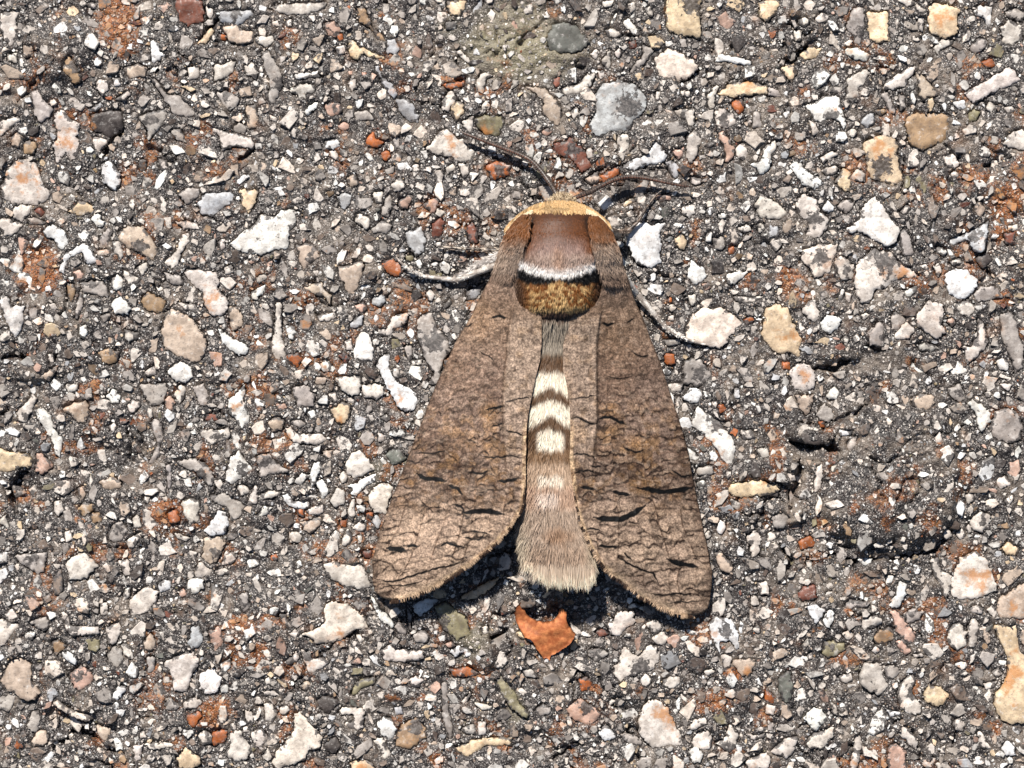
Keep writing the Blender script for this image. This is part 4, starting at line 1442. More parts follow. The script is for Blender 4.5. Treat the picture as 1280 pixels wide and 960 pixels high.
body = mpart("body", BP, f_, s_, M_BODY, bc)

# --- hairs: tapering blades, bent, facing the light
def hairs(name, roots, dirs, length, width, col, tipcol, parent=None, droop=.25, label=None, rootcol=None):
    N = len(roots)
    dirs = dirs/np.linalg.norm(dirs, axis=1)[:, None]
    side = np.cross(dirs, np.array([0, 0, 1.0])); side /= np.maximum(np.linalg.norm(side, axis=1), 1e-6)[:, None]
    roll = rng.normal(0, .5, N)[:, None]
    up = np.cross(side, dirs)
    side = side*np.cos(roll)+up*np.sin(roll)
    L = length[:, None]; W = width[:, None]
    m = roots+dirs*L*.55
    t = roots+dirs*L; t[:, 2] -= droop*length
    m[:, 2] -= droop*length*.2
    V = np.stack([roots-side*W*.5, roots+side*W*.5, m-side*W*.42, m+side*W*.42, t], 1)
    base = np.arange(N)[:, None]*5
    q = np.concatenate([base+np.array([[0, 1, 3, 2]]), base+np.array([[2, 3, 4]])], 1).ravel()
    sz = np.tile([4, 3], N)
    rc = col*.8 if rootcol is None else rootcol
    C = np.stack([rc, rc, col, col, tipcol], 1).reshape(-1, 3)
    return mpart(name, V.reshape(-1, 3), q, sz, M_HAIR, C, label, parent, smooth=False)

def body_hairs(name, y0, y1, n, amax, lens, wid, lift, colorf, tipf=None, label=None, yd=1.0, spread=.35, droop=.25):
    y = rng.uniform(y0, y1, n); a = rng.uniform(-amax, amax, n)
    p = body_point(y, a)
    nrm = np.stack([np.sin(a), np.zeros(n), np.cos(a)*.9], -1)
    d = np.stack([np.sin(a)*spread*.3+rng.normal(0, .15, n)+(vnoise(p[:, 0], p[:, 1]*.5, 6.5, 225)-.5)*.55, np.full(n, yd), np.zeros(n)], -1)+nrm*(lift+rng.normal(0, .08, n))[:, None]
    L = rng.uniform(.7, 1.25, n)*(lens(p) if callable(lens) else lens)
    dn = d/np.linalg.norm(d, axis=1)[:, None]
    k = rng.uniform(.74, 1.2, n)[:, None]
    cc = [colorf(p[:, 0]+dn[:, 0]*L*f, p[:, 1]+dn[:, 1]*L*f)*k for f in (.12, .6, .92)]
    return hairs(name, p, d, L, rng.uniform(.7, 1.3, n)*wid, np.clip(cc[1], 0, .86), np.clip(cc[2]*1.08, 0, .88), None, droop, label, np.clip(cc[0]*.9, 0, .86))
disc_len = lambda p: np.where(p[:, 1] < 305, 5.0, np.where(p[:, 1] < 330, 7.0, 6.5))
body_hairs("thorax_hair", 268, 392, 15000, 1.25, disc_len, 1.0, .16, body_color, label="brown and grey thorax hair with a white and black crescent band")
ab_len = lambda p: np.interp(p[:, 1], [395, 440, 560, 640, 690, 724], [16, 13, 12, 14, 16, 9])
body_hairs("abdomen_hair", 396, 724, 17000, 1.45, ab_len, .95, .15, body_color, label="banded cream and brown abdomen hair ending in a pale tuft", droop=.15)

def tail():
    n = 3400
    a = rng.uniform(-1.5, 1.5, n); y = rng.uniform(700, 722, n)
    p = body_point(y, a)
    fx = (p[:, 0]-699)/50
    tx = 700+fx*51; ty = 733-34*np.clip((-.3-fx)/.7, 0, 1)**1.2-16*np.clip((fx-.7)/.3, 0, 1)**1.5+rng.normal(0, 3.0, n)
    tz = p[:, 2]*.62+22+rng.normal(0, 1.5, n)
    tx = tx+(vnoise(fx*50, p[:, 1]*.2, 6, 229)-.5)*9; ty = ty+(vnoise(fx*50, p[:, 1]*0, 5, 230)-.5)*8
    d = np.c_[tx-p[:, 0], ty-p[:, 1], tz-p[:, 2]]
    L = np.linalg.norm(d, axis=1)
    c = srgb((184, 164, 144))*rng.uniform(.7, 1.2, n)[:, None]
    hairs("tail_tuft", p, d, L, rng.uniform(.55, 1.05, n), c, np.clip(c*2.3, 0, .88), None, .05, "cream tipped tuft of hair at the end of the abdomen")
tail()
def collar():
    n = 4200
    x = rng.uniform(632, 762, n)
    u = (x-699)/66
    yo = 250+32*np.abs(u)**2.3                      # front rim
    yi = np.maximum(yo+7, 265+6*np.abs(u)**1.5+2.5*np.cos(u*3))+rng.normal(0, 1.6, n)
    f = rng.random(n)
    y = yo+(yi-yo)*f*.75
    a = np.arcsin(np.clip((x-st(y)[0])/np.maximum(st(y)[1], 1), -1, 1))
    p = body_point(y, np.clip(a, -1.35, 1.35))
    p[:, 0] = x
    p[:, 2] = np.maximum(p[:, 2], 62-30*u*u)+3
    d = np.c_[u*.25+rng.normal(0, .16, n), np.full(n, 1.0), np.full(n, .28)+rng.normal(0, .1, n)]
    c = srgb((212, 174, 122))*rng.uniform(.7, 1.2, n)[:, None]
    c = c*(1-.35*(vnoise(x, y, 7, 160) > .62)[:, None])
    pale = (np.abs(u) > .5) & (f > .5)
    c = np.where(pale[:, None], srgb((238, 218, 182))*rng.uniform(.8, 1.1, n)[:, None], c)
    L = np.minimum(rng.uniform(6, 10, n), np.maximum(yi-y, 3)+1.5)
    hairs("collar_hair", p, d, L, rng.uniform(.8, 1.4, n), np.clip(c, 0, .85), np.clip(c*1.15, 0, .86), None, .3, "ochre yellow collar of hair behind the head")
    # grey tuft on the head
    n = 420
    y = rng.uniform(243, 252, n); a = rng.uniform(-1.2, 1.2, n)
    p = body_point(y, a)
    d = np.c_[np.sin(a)*.6+rng.normal(0, .3, n), rng.normal(-.5, .35, n), .45+rng.normal(0, .15, n)]
    c = srgb((196, 176, 146))*rng.uniform(.6, 1.3, n)[:, None]
    hairs("head_hair", p, d, rng.uniform(3, 6, n), rng.uniform(.7, 1.2, n), np.clip(c, 0, .8), np.clip(c*1.3, 0, .85), None, .2, "grey buff tuft of hair on the head")
collar()

# --- shoulder flaps over the wing roots
def tegula(left):
    k = np.array([(268, 652, 664), (274, 645, 665), (282, 638, 664), (292, 632, 661), (304, 627, 658), (318, 622, 653), (332, 618, 648), (342, 616.5, 644), (350, 616, 641)], float) if left else \
        np.array([(270, 736, 748), (276, 735, 756), (284, 736, 762), (294, 738, 767), (306, 740, 772), (320, 743, 777), (334, 748, 780), (344, 753, 782), (352, 756, 783)], float)
    yy = np.linspace(k[0, 0], k[-1, 0], 40); uu = np.linspace(0, 1, 16)
    U, Y = np.meshgrid(uu, yy)
    A = np.interp(Y, k[:, 0], k[:, 1]); B = np.interp(Y, k[:, 0], k[:, 2])
    A = A+(vnoise(Y, Y*0+5, 5, 227)-.5)*(1 if left else 5); B = B+(vnoise(Y, Y*0+7, 5, 228)-.5)*(5 if left else 1)
    inner = U if left else 1-U                                     # 1 on the side of the thorax
    X = A+(B-A)*U
    fy = (Y-k[0, 0])/(k[-1, 0]-k[0, 0])
    en = np.clip((fy-.3)/.7, 0, 1)
    zin = 92+5*np.sin(fy*math.pi)-22*en; zout = 56-11*en
    Zt = zout+(zin-zout)*inner**.65+7*np.sin(inner*math.pi)*np.sin(np.clip(fy*1.0+.08, 0, 1)*math.pi)
    def col(x, y):
        n = fbm(x, y, 10, 166, 3)[:, None]; t = sstep(292, 322, y+(vnoise(x, y, 5, 168)-.5)*14)[:, None]
        t2 = sstep(334, 352, y)[:, None]
        c = srgb((118, 74, 40))*(.75+.5*n)*(1-t)+(srgb((158, 138, 122))*(1-t2)+srgb((134, 112, 96))*t2)*(.72+.5*n)*t
        return c
    P = np.c_[X.ravel(), Y.ravel(), Zt.ravel()]
    ff, ss = grid_faces(40, 16)
    o = mpart("shoulder_flap", P, ff, ss, M_BODY, col(P[:, 0], P[:, 1])*.6)
    n = 4200
    ri = rng.random(n)*38.99; ui = rng.random(n)*14.99
    i0 = ri.astype(int); j0 = ui.astype(int); fr = (ri-i0)[:, None]; fu = (ui-j0)[:, None]
    G = P.reshape(40, 16, 3)
    p = G[i0, j0]*(1-fr)*(1-fu)+G[i0+1, j0]*fr*(1-fu)+G[i0, j0+1]*(1-fr)*fu+G[i0+1, j0+1]*fr*fu
    sl = (-.25 if left else .18)
    d = np.c_[np.full(n, sl)+rng.normal(0, .24, n)+(vnoise(p[:, 0], p[:, 1]*.5, 7, 226)-.5)*.6, np.full(n, 1.0), .20+rng.normal(0, .08, n)]
    L = rng.uniform(5, 9, n)+sstep(325, 348, p[:, 1])*4*rng.random(n)
    c = col(p[:, 0], p[:, 1]+L*.5)*rng.uniform(.7, 1.25, n)[:, None]
    hairs("flap_hair", p, d, L, rng.uniform(.8, 1.3, n), np.clip(c, 0, .8), np.clip(c*1.15, 0, .85), o, .3)
tegula(True); tegula(False)

# --- wings
WL = dict(
 outer=[(318, 628), (338, 617), (359, 606), (392, 590), (430, 568), (479, 546), (512, 533), (542, 521), (587, 504), (625, 489), (662, 476), (700, 466), (726, 465), (739, 468), (747, 477), (750, 488)],
 inner=[(318, 641), (350, 641), (370, 645), (383, 651), (388, 664), (393, 677), (430, 677), (452, 675), (471, 670), (494, 665), (520, 660), (542, 658), (606, 657), (625, 655), (636, 653), (655, 642), (679, 621), (704, 590), (722, 564), (738, 535), (745, 518), (749, 503), (750, 498)],
 fold=[(385, 640), (430, 634), (480, 630), (505, 629), (561, 631), (610, 634)],
 base=(652, 300), margin=606,
 dash=[([521, 592, 532, 598, 546, 599, 558, 601], 4.6), ([622, 602, 634, 601, 648, 598], 3.2), ([578, 641, 596, 639, 612, 639, 630, 643], 5.0), ([483, 685, 494, 686, 507, 689], 5.2),
       ([508, 684, 515, 682, 523, 683], 3.0), ([549, 683, 558, 679, 566, 680, 581, 685], 2.4), ([468, 724, 485, 727, 500, 725, 518, 719, 540, 712, 566, 706, 585, 700], 1.7), ([568, 631, 576, 633, 581, 640], 2.4),
       ([607, 512, 618, 510, 630, 507], 2.0), ([614, 533, 629, 529], 1.5), ([633, 539, 645, 541, 656, 546], 1.6), ([632, 502, 648, 499, 664, 496], 1.4), ([614, 398, 622, 395, 634, 397], 2.6),
       ([518, 566, 540, 567, 556, 564], 1.6), ([560, 606, 572, 611, 578, 618], 3.0), ([598, 569, 612, 572, 640, 570, 655, 573], 1.4), ([585, 590, 600, 592, 614, 588], 2.0), ([580, 672, 598, 675, 606, 668], 2.0),
       ([588, 664, 600, 665, 612, 668], 1.6), ([470, 737, 490, 731, 508, 732, 528, 726], 1.2), ([574, 403, 584, 408, 592, 404], 1.6), ([600, 440, 612, 446, 618, 452], 1.2)],
 smudge=[(585, 588, 26, 20, .75), (563, 610, 14, 10, .9), (545, 560, 22, 16, .35), (512, 590, 16, 26, .45), (600, 612, 26, 20, .45), (560, 545, 30, 10, .25)],
 gold=[(612, 516, 14, 14, .8), (590, 555, 30, 12, .35), (600, 395, 20, 30, .3), (574, 470, 30, 20, .15)])
WR = dict(
 outer=[(318, 772), (332, 779), (349, 785), (370, 792), (407, 807), (430, 816), (467, 830), (512, 845), (557, 858), (602, 867), (640, 875), (681, 884), (715, 890), (749, 888), (760, 885), (767, 878), (769, 868)],
 inner=[(318, 754), (350, 754), (370, 750), (383, 743), (388, 730), (393, 715), (430, 704), (460, 704), (479, 708), (505, 712), (535, 713), (572, 712), (610, 716), (632, 719), (659, 727), (681, 736), (706, 751), (722, 770), (745, 800), (760, 826), (767, 842), (769, 852)],
 fold=[(385, 752), (430, 746), (480, 746), (524, 747), (561, 743), (610, 740)],
 base=(746, 300), margin=606,
 dash=[([797, 610, 812, 612, 830, 615, 848, 613, 866, 609], 5.0), ([742, 647, 758, 649, 775, 649, 790, 643, 807, 632], 5.8), ([833, 699, 848, 704, 860, 706, 872, 709], 4.6), ([726, 609, 735, 610, 744, 612], 3.2),
       ([747, 682, 760, 683, 774, 683], 2.6), ([773, 696, 782, 702, 794, 709, 806, 714, 817, 717, 823, 729], 2.0), ([712, 569, 725, 567, 740, 570], 1.8), ([738, 581, 745, 584, 752, 583], 1.6), ([764, 614, 775, 617, 788, 618], 4.0),
       ([714, 523, 722, 521, 734, 528, 747, 530], 1.9), ([747, 524, 755, 522, 764, 522, 774, 527, 783, 531], 3.2), ([752, 403, 760, 407, 768, 404], 2.8), ([784, 403, 792, 398], 1.6), ([712, 499, 730, 497, 745, 494], 1.2),
       ([780, 560, 795, 566, 806, 562], 1.8), ([806, 740, 824, 744, 846, 742, 870, 744], 1.6), ([812, 752, 830, 755, 850, 752, 874, 752], 1.2), ([780, 690, 786, 697, 790, 700], 1.8), ([729, 662, 742, 660, 752, 664], 1.4),
       ([790, 440, 802, 446, 812, 444], 1.4), ([758, 470, 775, 474, 790, 470], 1.0), ([718, 590, 736, 588, 745, 592], 1.4), ([840, 588, 852, 596, 864, 594], 2.0)],
 smudge=[(784, 590, 24, 18, .75), (770, 612, 18, 10, .7), (850, 588, 18, 22, .55), (860, 560, 12, 24, .35), (775, 575, 22, 20, .4), (872, 650, 10, 40, .3)],
 gold=[(762, 514, 14, 12, .9), (762, 540, 12, 12, .8), (800, 552, 20, 10, .6), (800, 600, 18, 10, .4), (775, 560, 30, 20, .4), (820, 640, 20, 10, .3), (770, 450, 30, 50, .15)])
ZIN = np.array([(318, 84), (350, 75), (389, 67), (430, 60), (500, 57), (560, 56), (606, 56), (640, 56), (680, 55), (704, 51), (730, 40), (750, 30), (770, 24)], float)
ZOUT = np.array([(318, 52), (345, 44), (392, 30), (430, 23), (500, 15), (600, 11), (770, 9)], float)

def wing_pattern(x, y, w, left, edge):
    """flat print of the scales: ground colour, veins, fine crossing cracks and the bold black dashes"""
    n1 = fbm(x, y, 40, 170, 3); n2 = fbm(x, y, 10, 174, 3); n3 = vnoise(x, y, 2.3, 178)
    fold = np.interp(y, [p[0] for p in w['fold']], [p[1] for p in w['fold']])
    fold = fold+(fbm(x, y, 22, 241, 3)-.5)*4
    strip = sstep(-3, 4, (x-fold) if left else (fold-x))*(1-sstep(540, 610, y))*sstep(384, 410, y)*(.55+.45*n1)
    yn = np.clip((y-320)/430, 0, 1)
    base = srgb((128, 107, 94))
    C = np.tile(base, (len(x), 1))
    def put(c, m): C[:] = C*(1-m[:, None])+srgb(c)*m[:, None]
    put((104, 83, 70), sstep(.4, .65, n1)*.6)
    put((156, 128, 100), sstep(340, 395, y)*(1-sstep(400, 480, y))*.35)
    put((190, 165, 142), sstep(540, 680, y)*(.2+.58*n1))
    put((62, 43, 32), sstep(535, 575, y)*(1-sstep(612, 655, y))*sstep(.34, .60, n2*.5+n1*.5)*.85*(1-strip*.5))
    put((170, 149, 131), strip*.85)
    fd = (x-fold)*(1 if left else -1)
    put((62, 48, 40), sstep(-3.6, -1.6, fd)*sstep(.4, -1.0, fd)*sstep(384, 400, y)*(1-sstep(560, 600, y))*.6)  # thin shadow line along the outer side of the fold, painted as colour
    put((150, 122, 92), strip*sstep(.5, .75, n2)*.5)
    put((140, 108, 74), (1-strip)*sstep(470, 540, y)*(1-sstep(600, 660, y))*sstep(.45, .7, n2)*.5)
    for gx, gy, rx, ry, s in w['gold']:
        put((152, 112, 66), s*.55*sstep(1.3, .3, np.hypot((x-gx)/rx, (y-gy)/ry)+(n2-.5)*.7))
    for gx, gy, rx, ry, s in w['smudge']:
        put((56, 40, 30), s*.95*sstep(1.25, .2, np.hypot((x-gx)/rx, (y-gy)/ry)+(n2-.5)*1.1)*(.45+.55*sstep(.35, .6, vnoise(x, y, 6, 181))))
    # darker front edge
    put((92, 74, 62), sstep(14, 2, edge['outer'])*.55*sstep(430, 520, y)); put((52, 40, 32), sstep(2.2, .4, edge['outer'])*.7)
    # cells between veins
    bx, by = w['base']
    ang = np.degrees(np.arctan2(x-bx, y-by)); rad = np.hypot(x-bx, y-by)
    ang = ang+(fbm(x, y, 45, 184, 2)-.5)*2.2
    stepa = 2.75
    rv = np.random.default_rng(61 if left else 73)
    cuts = np.cumsum(rv.uniform(1.5, 4.4, 60))-90 if left else np.cumsum(rv.uniform(1.5, 4.4, 60))-90
    colid = np.clip(np.searchsorted(cuts, ang), 1, 59); wd = cuts[colid]-cuts[colid-1]
    fr = (ang-cuts[colid-1])/wd
    vd = np.minimum(fr, 1-fr)*np.radians(wd)*rad
    vgate = sstep(520, 620, y)*(.25+.75*sstep(.42, .6, vnoise(x*2.5, y, 26, 183)))
    put((86, 66, 52), sstep(1.3, .3, vd)*(.25+.65*vgate)*(1-strip*.6))
    dark = np.zeros(len(x)); halo = np.zeros(len(x)); shelf = np.zeros(len(x))
    r2 = np.random.default_rng(31 if left else 47)
    wy = y+(fbm(x, y, 9, 188, 3)-.5)*8+(vnoise(x, y, 2.6, 191)-.5)*2
    for cid in np.unique(colid):
        m = colid == cid
        pos = [330+r2.random()*12]
        while pos[-1] < 780:
            k = pos[-1]
            gap = 30 if k < 470 else (20 if k < 545 else 17 if k < 660 else 18 if k < 715 else 9)
            pos.append(k+gap*r2.uniform(.5, 1.5))
        pos = np.array(pos); thick = r2.uniform(.6, 1.9, len(pos)); bold = r2.random(len(pos))**.9
        curve = r2.uniform(1, 4.5)*(1-4*(fr[m]-.5)**2)*r2.choice([-1, 1, 1])+r2.normal(0, 5)*(fr[m]-.5)
        yy = wy[m]+curve
        j = np.clip(np.searchsorted(pos, yy), 1, len(pos)-1)
        jj = np.where(np.abs(yy-pos[j-1]) < np.abs(yy-pos[j]), j-1, j)
        d = np.abs(yy-pos[jj])
        s = sstep(thick[jj]+.8, thick[jj]*.5, d)*(.60+.40*bold[jj])
        halo[m] = np.maximum(halo[m], sstep(thick[jj]+4.5, thick[jj], d)*bold[jj])
        dark[m] = np.maximum(dark[m], s)
        sd = pos[jj]-yy
        shelf[m] = np.maximum(shelf[m], sstep(6.5, 2.0, sd)*(sd > 0)*bold[jj])
    reg = np.interp(y, [330, 400, 470, 530, 570, 770], [.12, .36, .58, .95, 1.0, 1.0])
    br = sstep(.25, .6, vnoise(x, y, 15, 193))
    reg = reg*(.5+.5*br)*(1-strip*.45*(y < 560))
    # tiles: a net of fine cracks, cells wider than long
    qx = ang*9.5+(fbm(x, y, 12, 231, 3)-.5)*9; qy = y*1.25+(fbm(x, y, 12, 235, 3)-.5)*9
    CS = 19.0
    gx0 = np.floor(qx/CS).astype(int); gy0 = np.floor(qy/CS).astype(int)
    tb = np.random.default_rng(5 if left else 6).random((64, 128, 2))
    f1 = np.full(len(x), 1e9); f2 = np.full(len(x), 1e9); s1 = np.zeros((len(x), 2)); s2 = np.zeros((len(x), 2))
    for dx in (-1, 0, 1):
        for dy in (-1, 0, 1):
            r_ = tb[(gx0+dx) % 64, (gy0+dy) % 128]
            px_ = (gx0+dx+.1+.8*r_[:, 0])*CS; py_ = (gy0+dy+.1+.8*r_[:, 1])*CS
            dd = np.hypot(qx-px_, qy-py_); pp = np.c_[px_, py_]
            c1 = dd < f1; c2 = (~c1) & (dd < f2)
            f2 = np.where(c1, f1, np.where(c2, dd, f2)); s2 = np.where(c1[:, None], s1, np.where(c2[:, None], pp, s2))
            f1 = np.where(c1, dd, f1); s1 = np.where(c1[:, None], pp, s1)
    sep = s2-s1; horiz = np.abs(sep[:, 1])/np.maximum(np.abs(sep).sum(1), 1e-6)
    ed = (f2-f1)*.5
    wv = .7+1.2*vnoise(x, y, 8, 238)
    net = sstep(wv+.8, wv*.4, ed)*(.35+.65*sstep(.3, .65, horiz))*sstep(.2, .5, vnoise(x, y, 11, 239)+.12)
    tone = np.random.default_rng(9).random(4096)[(np.abs(s1[:, 0]*7.13+s1[:, 1]*3.77).astype(int)) % 4096]
    C[:] = C*(1+(tone-.5)*.44*reg)[:, None]
    dark = np.maximum(dark, net*.92); halo = np.maximum(halo, .7*sstep(5, 1, ed)*sstep(.35, .65, horiz))
    put((192, 166, 140), shelf*reg*.36)
    put((88, 67, 54), halo*reg*.42)
    put((30, 20, 15), np.clip(dark*reg*1.1, 0, .97))
    # pale shelf just before each crack
    fl_ = vnoise(x*.42, y+(fbm(x, y, 14, 243, 2)-.5)*7, 2.3, 244)
    put((58, 44, 36), sstep(.62, .86, fl_)*.42); put((190, 166, 146), sstep(.36, .14, fl_)*.22)
    # fleck speckle over the base third
    put((70, 54, 44), sstep(.72, .86, vnoise(x, y, 5.5, 195))*(1-sstep(470, 560, y))*.55)
    for line, tk in w['dash']:
        d, f = seg_dist(x+(vnoise(x, y, 4, 197)-.5)*1.4, y+(vnoise(x, y, 4.5, 198)-.5)*2.0, line)
        tp = np.clip(np.minimum(f, 1-f)*6, .25, 1)
        hw = tk*.60*tp
        put((9, 7, 6), sstep(hw+.75, hw-.35, d))
    # pale chequered rim of the hind margin
    rim = sstep(6.5, 2.5, edge['inner'])*sstep(515, 545, y)
    chq = sstep(.40, .55, vnoise(x, y, 5, 199))
    put((206, 176, 140), rim*(.3+.6*chq)*.7)
    put((120, 84, 56), rim*(1-chq)*.4)
    tipz = sstep(690, 735, y)*sstep(14, 4, edge['inner'])
    put((176, 152, 128), tipz*.6)
    C *= (1+(n3-.5)*.5+(n2-.5)*.3)[:, None]
    return np.clip(C, .003, .8)

def make_wing(w, left):
    o_ = np.array(w['outer'], float); i_ = np.array(w['inner'], float)
    y0, y1 = o_[0, 0], o_[-1, 0]
    ny, nx = 470, 190
    yy = np.linspace(y0, y1, ny); uu = np.linspace(0, 1, nx)
    U, Y = np.meshgrid(uu, yy)
    A = np.interp(Y, o_[:, 0], o_[:, 1]); B = np.interp(Y, i_[:, 0], i_[:, 1])
    sg = -1 if left else 1
    A = A+(vnoise(Y, Y*0+3, 14, 201)-.5)*1.6
    B = B+(vnoise(Y, Y*0+9, 7, 203)-.5)*(2.2*sstep(600, 650, Y)+.6)
    X = A+(B-A)*U
    zi = np.interp(Y, ZIN[:, 0], ZIN[:, 1]); zo = np.interp(Y, ZOUT[:, 0], ZOUT[:, 1])
    Bv = np.where(Y < 393, np.interp(Y, [318, 393], [666, 677] if left else [732, 715]), B)
    Uz = np.clip((X-A)/(Bv-A), 0, 1)
    Zw = zo+(zi-zo)*np.sin(Uz*math.pi/2)**(.95-.3*(1-sstep(340, 420, Y)))
    fold = np.interp(Y, [p[0] for p in w['fold']], [p[1] for p in w['fold']])
    dist = (X-fold)*(1 if left else -1)
    up = 1-sstep(585, 630, Y)
    Zw += 3.2*sstep(-1.8, 1.8, dist)*up*sstep(372, 400, Y)                 # the raised hind strip
    bx, by = w['base']
    ang = np.degrees(np.arctan2(X-bx, Y-by))+(fbm(X, Y, 45, 184, 2)-.5)*2.2
    cuts = np.cumsum(np.random.default_rng(61 if left else 73).uniform(1.5, 4.4, 60))-90
    ci = np.clip(np.searchsorted(cuts, ang), 1, 59); fr = (ang-cuts[ci-1])/(cuts[ci]-cuts[ci-1])
    Zw += (np.abs(fr-.5)*2)**6*1.0*sstep(420, 560, Y)                       # veins stand a little proud
    Zw += (fbm(X, Y, 34, 206, 3)-.5)*5+(fbm(X, Y, 8, 209, 2)-.5)*1.3
    P = np.c_[X.ravel(), Y.ravel(), Zw.ravel()]
    ii = np.column_stack([i_[:, 1], i_[:, 0]]).ravel(); oo = np.column_stack([o_[:, 1], o_[:, 0]]).ravel()
    edge = {'outer': seg_dist(P[:, 0], P[:, 1], oo)[0], 'inner': seg_dist(P[:, 0], P[:, 1], ii)[0]}
    C = wing_pattern(P[:, 0], P[:, 1], w, left, edge)
    N = len(P)
    low = P.copy(); low[:, 2] -= 1.4
    ff, ss = grid_faces(ny, nx)
    # thin lower skin, coarser: the rim only
    rim = np.r_[np.arange(nx), np.arange(1, ny)*nx+nx-1, (ny-1)*nx+np.arange(nx-2, -1, -1), np.arange(ny-2, 0, -1)*nx]
    nr = len(rim)
    a = np.arange(nr); b = (a+1) % nr
    rimf = np.stack([rim[a], rim[b], N+b, N+a], 1).ravel()
    lo_i = np.arange(0, ny, 6); lo_j = np.arange(0, nx, 6)
    if lo_i[-1] != ny-1: lo_i = np.r_[lo_i, ny-1]
    if lo_j[-1] != nx-1: lo_j = np.r_[lo_j, nx-1]
    LG = P.reshape(ny, nx, 3)[np.ix_(lo_i, lo_j)].reshape(-1, 3).copy(); LG[:, 2] -= 1.8
    lf, ls = grid_faces(len(lo_i), len(lo_j))
    allP = np.r_[P, low[rim], LG]
    allC = np.r_[C, C[rim]*.9, np.tile(srgb((120, 98, 80)), (len(LG), 1))]
    o = mpart("forewing", allP, np.r_[ff, rimf, lf+N+nr], np.r_[ss, np.full(nr, 4), ls], M_WING, allC)
    # fringe of long scales along the outer margin
    G = P.reshape(ny, nx, 3); CG = C.reshape(ny, nx, 3)
    m = np.where((yy > 606))[0]
    pts = np.concatenate([G[m, -1], G[-1, ::-1]]); cs = np.concatenate([CG[m, -6], CG[-8, ::-1]])
    d0 = np.gradient(pts[:, :2], axis=0)
    k = rng.integers(0, len(pts), 1500)
    tang = d0[k]/np.maximum(np.hypot(d0[k][:, 0], d0[k][:, 1])[:, None], 1e-6)
    nr2 = np.c_[-tang[:, 1], tang[:, 0]]
    want = np.c_[pts[k, 0]-np.where(True, 560 if left else 790, 0), pts[k, 1]-600]
    nr2 *= np.sign((nr2*want).sum(1))[:, None]
    d = np.c_[nr2*1.0+rng.normal(0, .18, (len(k), 2)), -.12+rng.normal(0, .12, len(k))]
    d[:, 1] += .25
    root = pts[k]-np.c_[nr2*2.0, np.zeros(len(k))]; root[:, 2] += .5
    blk = vnoise(pts[k, 0], pts[k, 1], 5, 211)
    c = np.where((blk > .42)[:, None], srgb((186, 158, 130)), srgb((66, 48, 36)))*rng.uniform(.6, 1.25, len(k))[:, None]
    Lh = np.interp(pts[k, 1], [606, 640, 720, 770], [1.8, 3.2, 6.0, 6.0])
    hairs("fringe", root, d, rng.uniform(.7, 1.2, len(k))*Lh, rng.uniform(.8, 1.4, len(k)), np.clip(c, 0, .8), np.clip(c*1.1, 0, .8), o, .1)
    return o
make_wing(WL, True); make_wing(WR, False)

def hindwing(left):
    """mostly tucked under the forewing; only its inner lobe shows beside the abdomen"""
    if left:
        inn = [(420, 678), (480, 672), (505, 664), (520, 662), (545, 666), (570, 669), (592, 672), (600, 668), (607, 659), (614, 650), (630, 634), (650, 610)]
        out = [(420, 600), (480, 575), (560, 550), (614, 545), (650, 570)]
    else:
        inn = [(420, 703), (480, 706), (520, 706), (534, 704), (560, 702), (590, 703), (612, 708), (634, 716), (650, 740)]
        out = [(420, 790), (480, 810), (560, 840), (614, 850), (650, 810)]
    inn = np.array(inn, float); out = np.array(out, float)
    yy = np.linspace(420, 650, 90); uu = np.linspace(0, 1, 44)**.6
    U, Y = np.meshgrid(uu, yy)
    A = np.interp(Y, out[:, 0], out[:, 1]); B = np.interp(Y, inn[:, 0], inn[:, 1])+(vnoise(Y, Y*0, 6, 215)-.5)*1.5
    X = A+(B-A)*U
    zi = np.interp(Y, ZIN[:, 0], ZIN[:, 1])-4.5; zo = np.interp(Y, ZOUT[:, 0], ZOUT[:, 1])-3
    wo_ = np.array((WL if left else WR)['outer'], float); wi = np.array((WL if left else WR)['inner'], float)
    fu = np.clip((X-np.interp(Y, wo_[:, 0], wo_[:, 1]))/(np.interp(Y, wi[:, 0], wi[:, 1])-np.interp(Y, wo_[:, 0], wo_[:, 1])), 0, 1)
    Zh = zo+(zi-zo)*np.sin(fu*math.pi/2)**.95-3.5
    P = np.c_[X.ravel(), Y.ravel(), Zh.ravel()]
    n = fbm(P[:, 0], P[:, 1], 9, 217, 3)
    C = srgb((146, 120, 96))*(.7+.55*n)[:, None]
    C = np.where((np.abs(vnoise(P[:, 0], P[:, 1], 8, 219)-.5) < .035)[:, None], srgb((60, 44, 34)), C)
    e = seg_dist(P[:, 0], P[:, 1], np.column_stack([inn[:, 1], inn[:, 0]]).ravel())[0]
    C = np.where((e < 2.0)[:, None], srgb((206, 176, 138)), C)
    ff, ss = grid_faces(90, 44)
    N = len(P); low = P.copy(); low[:, 2] -= 1.2
    rim = np.arange(90)*44+43
    rf = np.stack([rim[:-1], rim[1:], N+np.arange(1, 90), N+np.arange(0, 89)], 1).ravel()
    mpart("hindwing", np.r_[P, low[rim]], np.r_[ff, rf], np.r_[ss, np.full(89, 4)], M_WING, np.r_[C, C[rim]])
hindwing(True); hindwing(False)

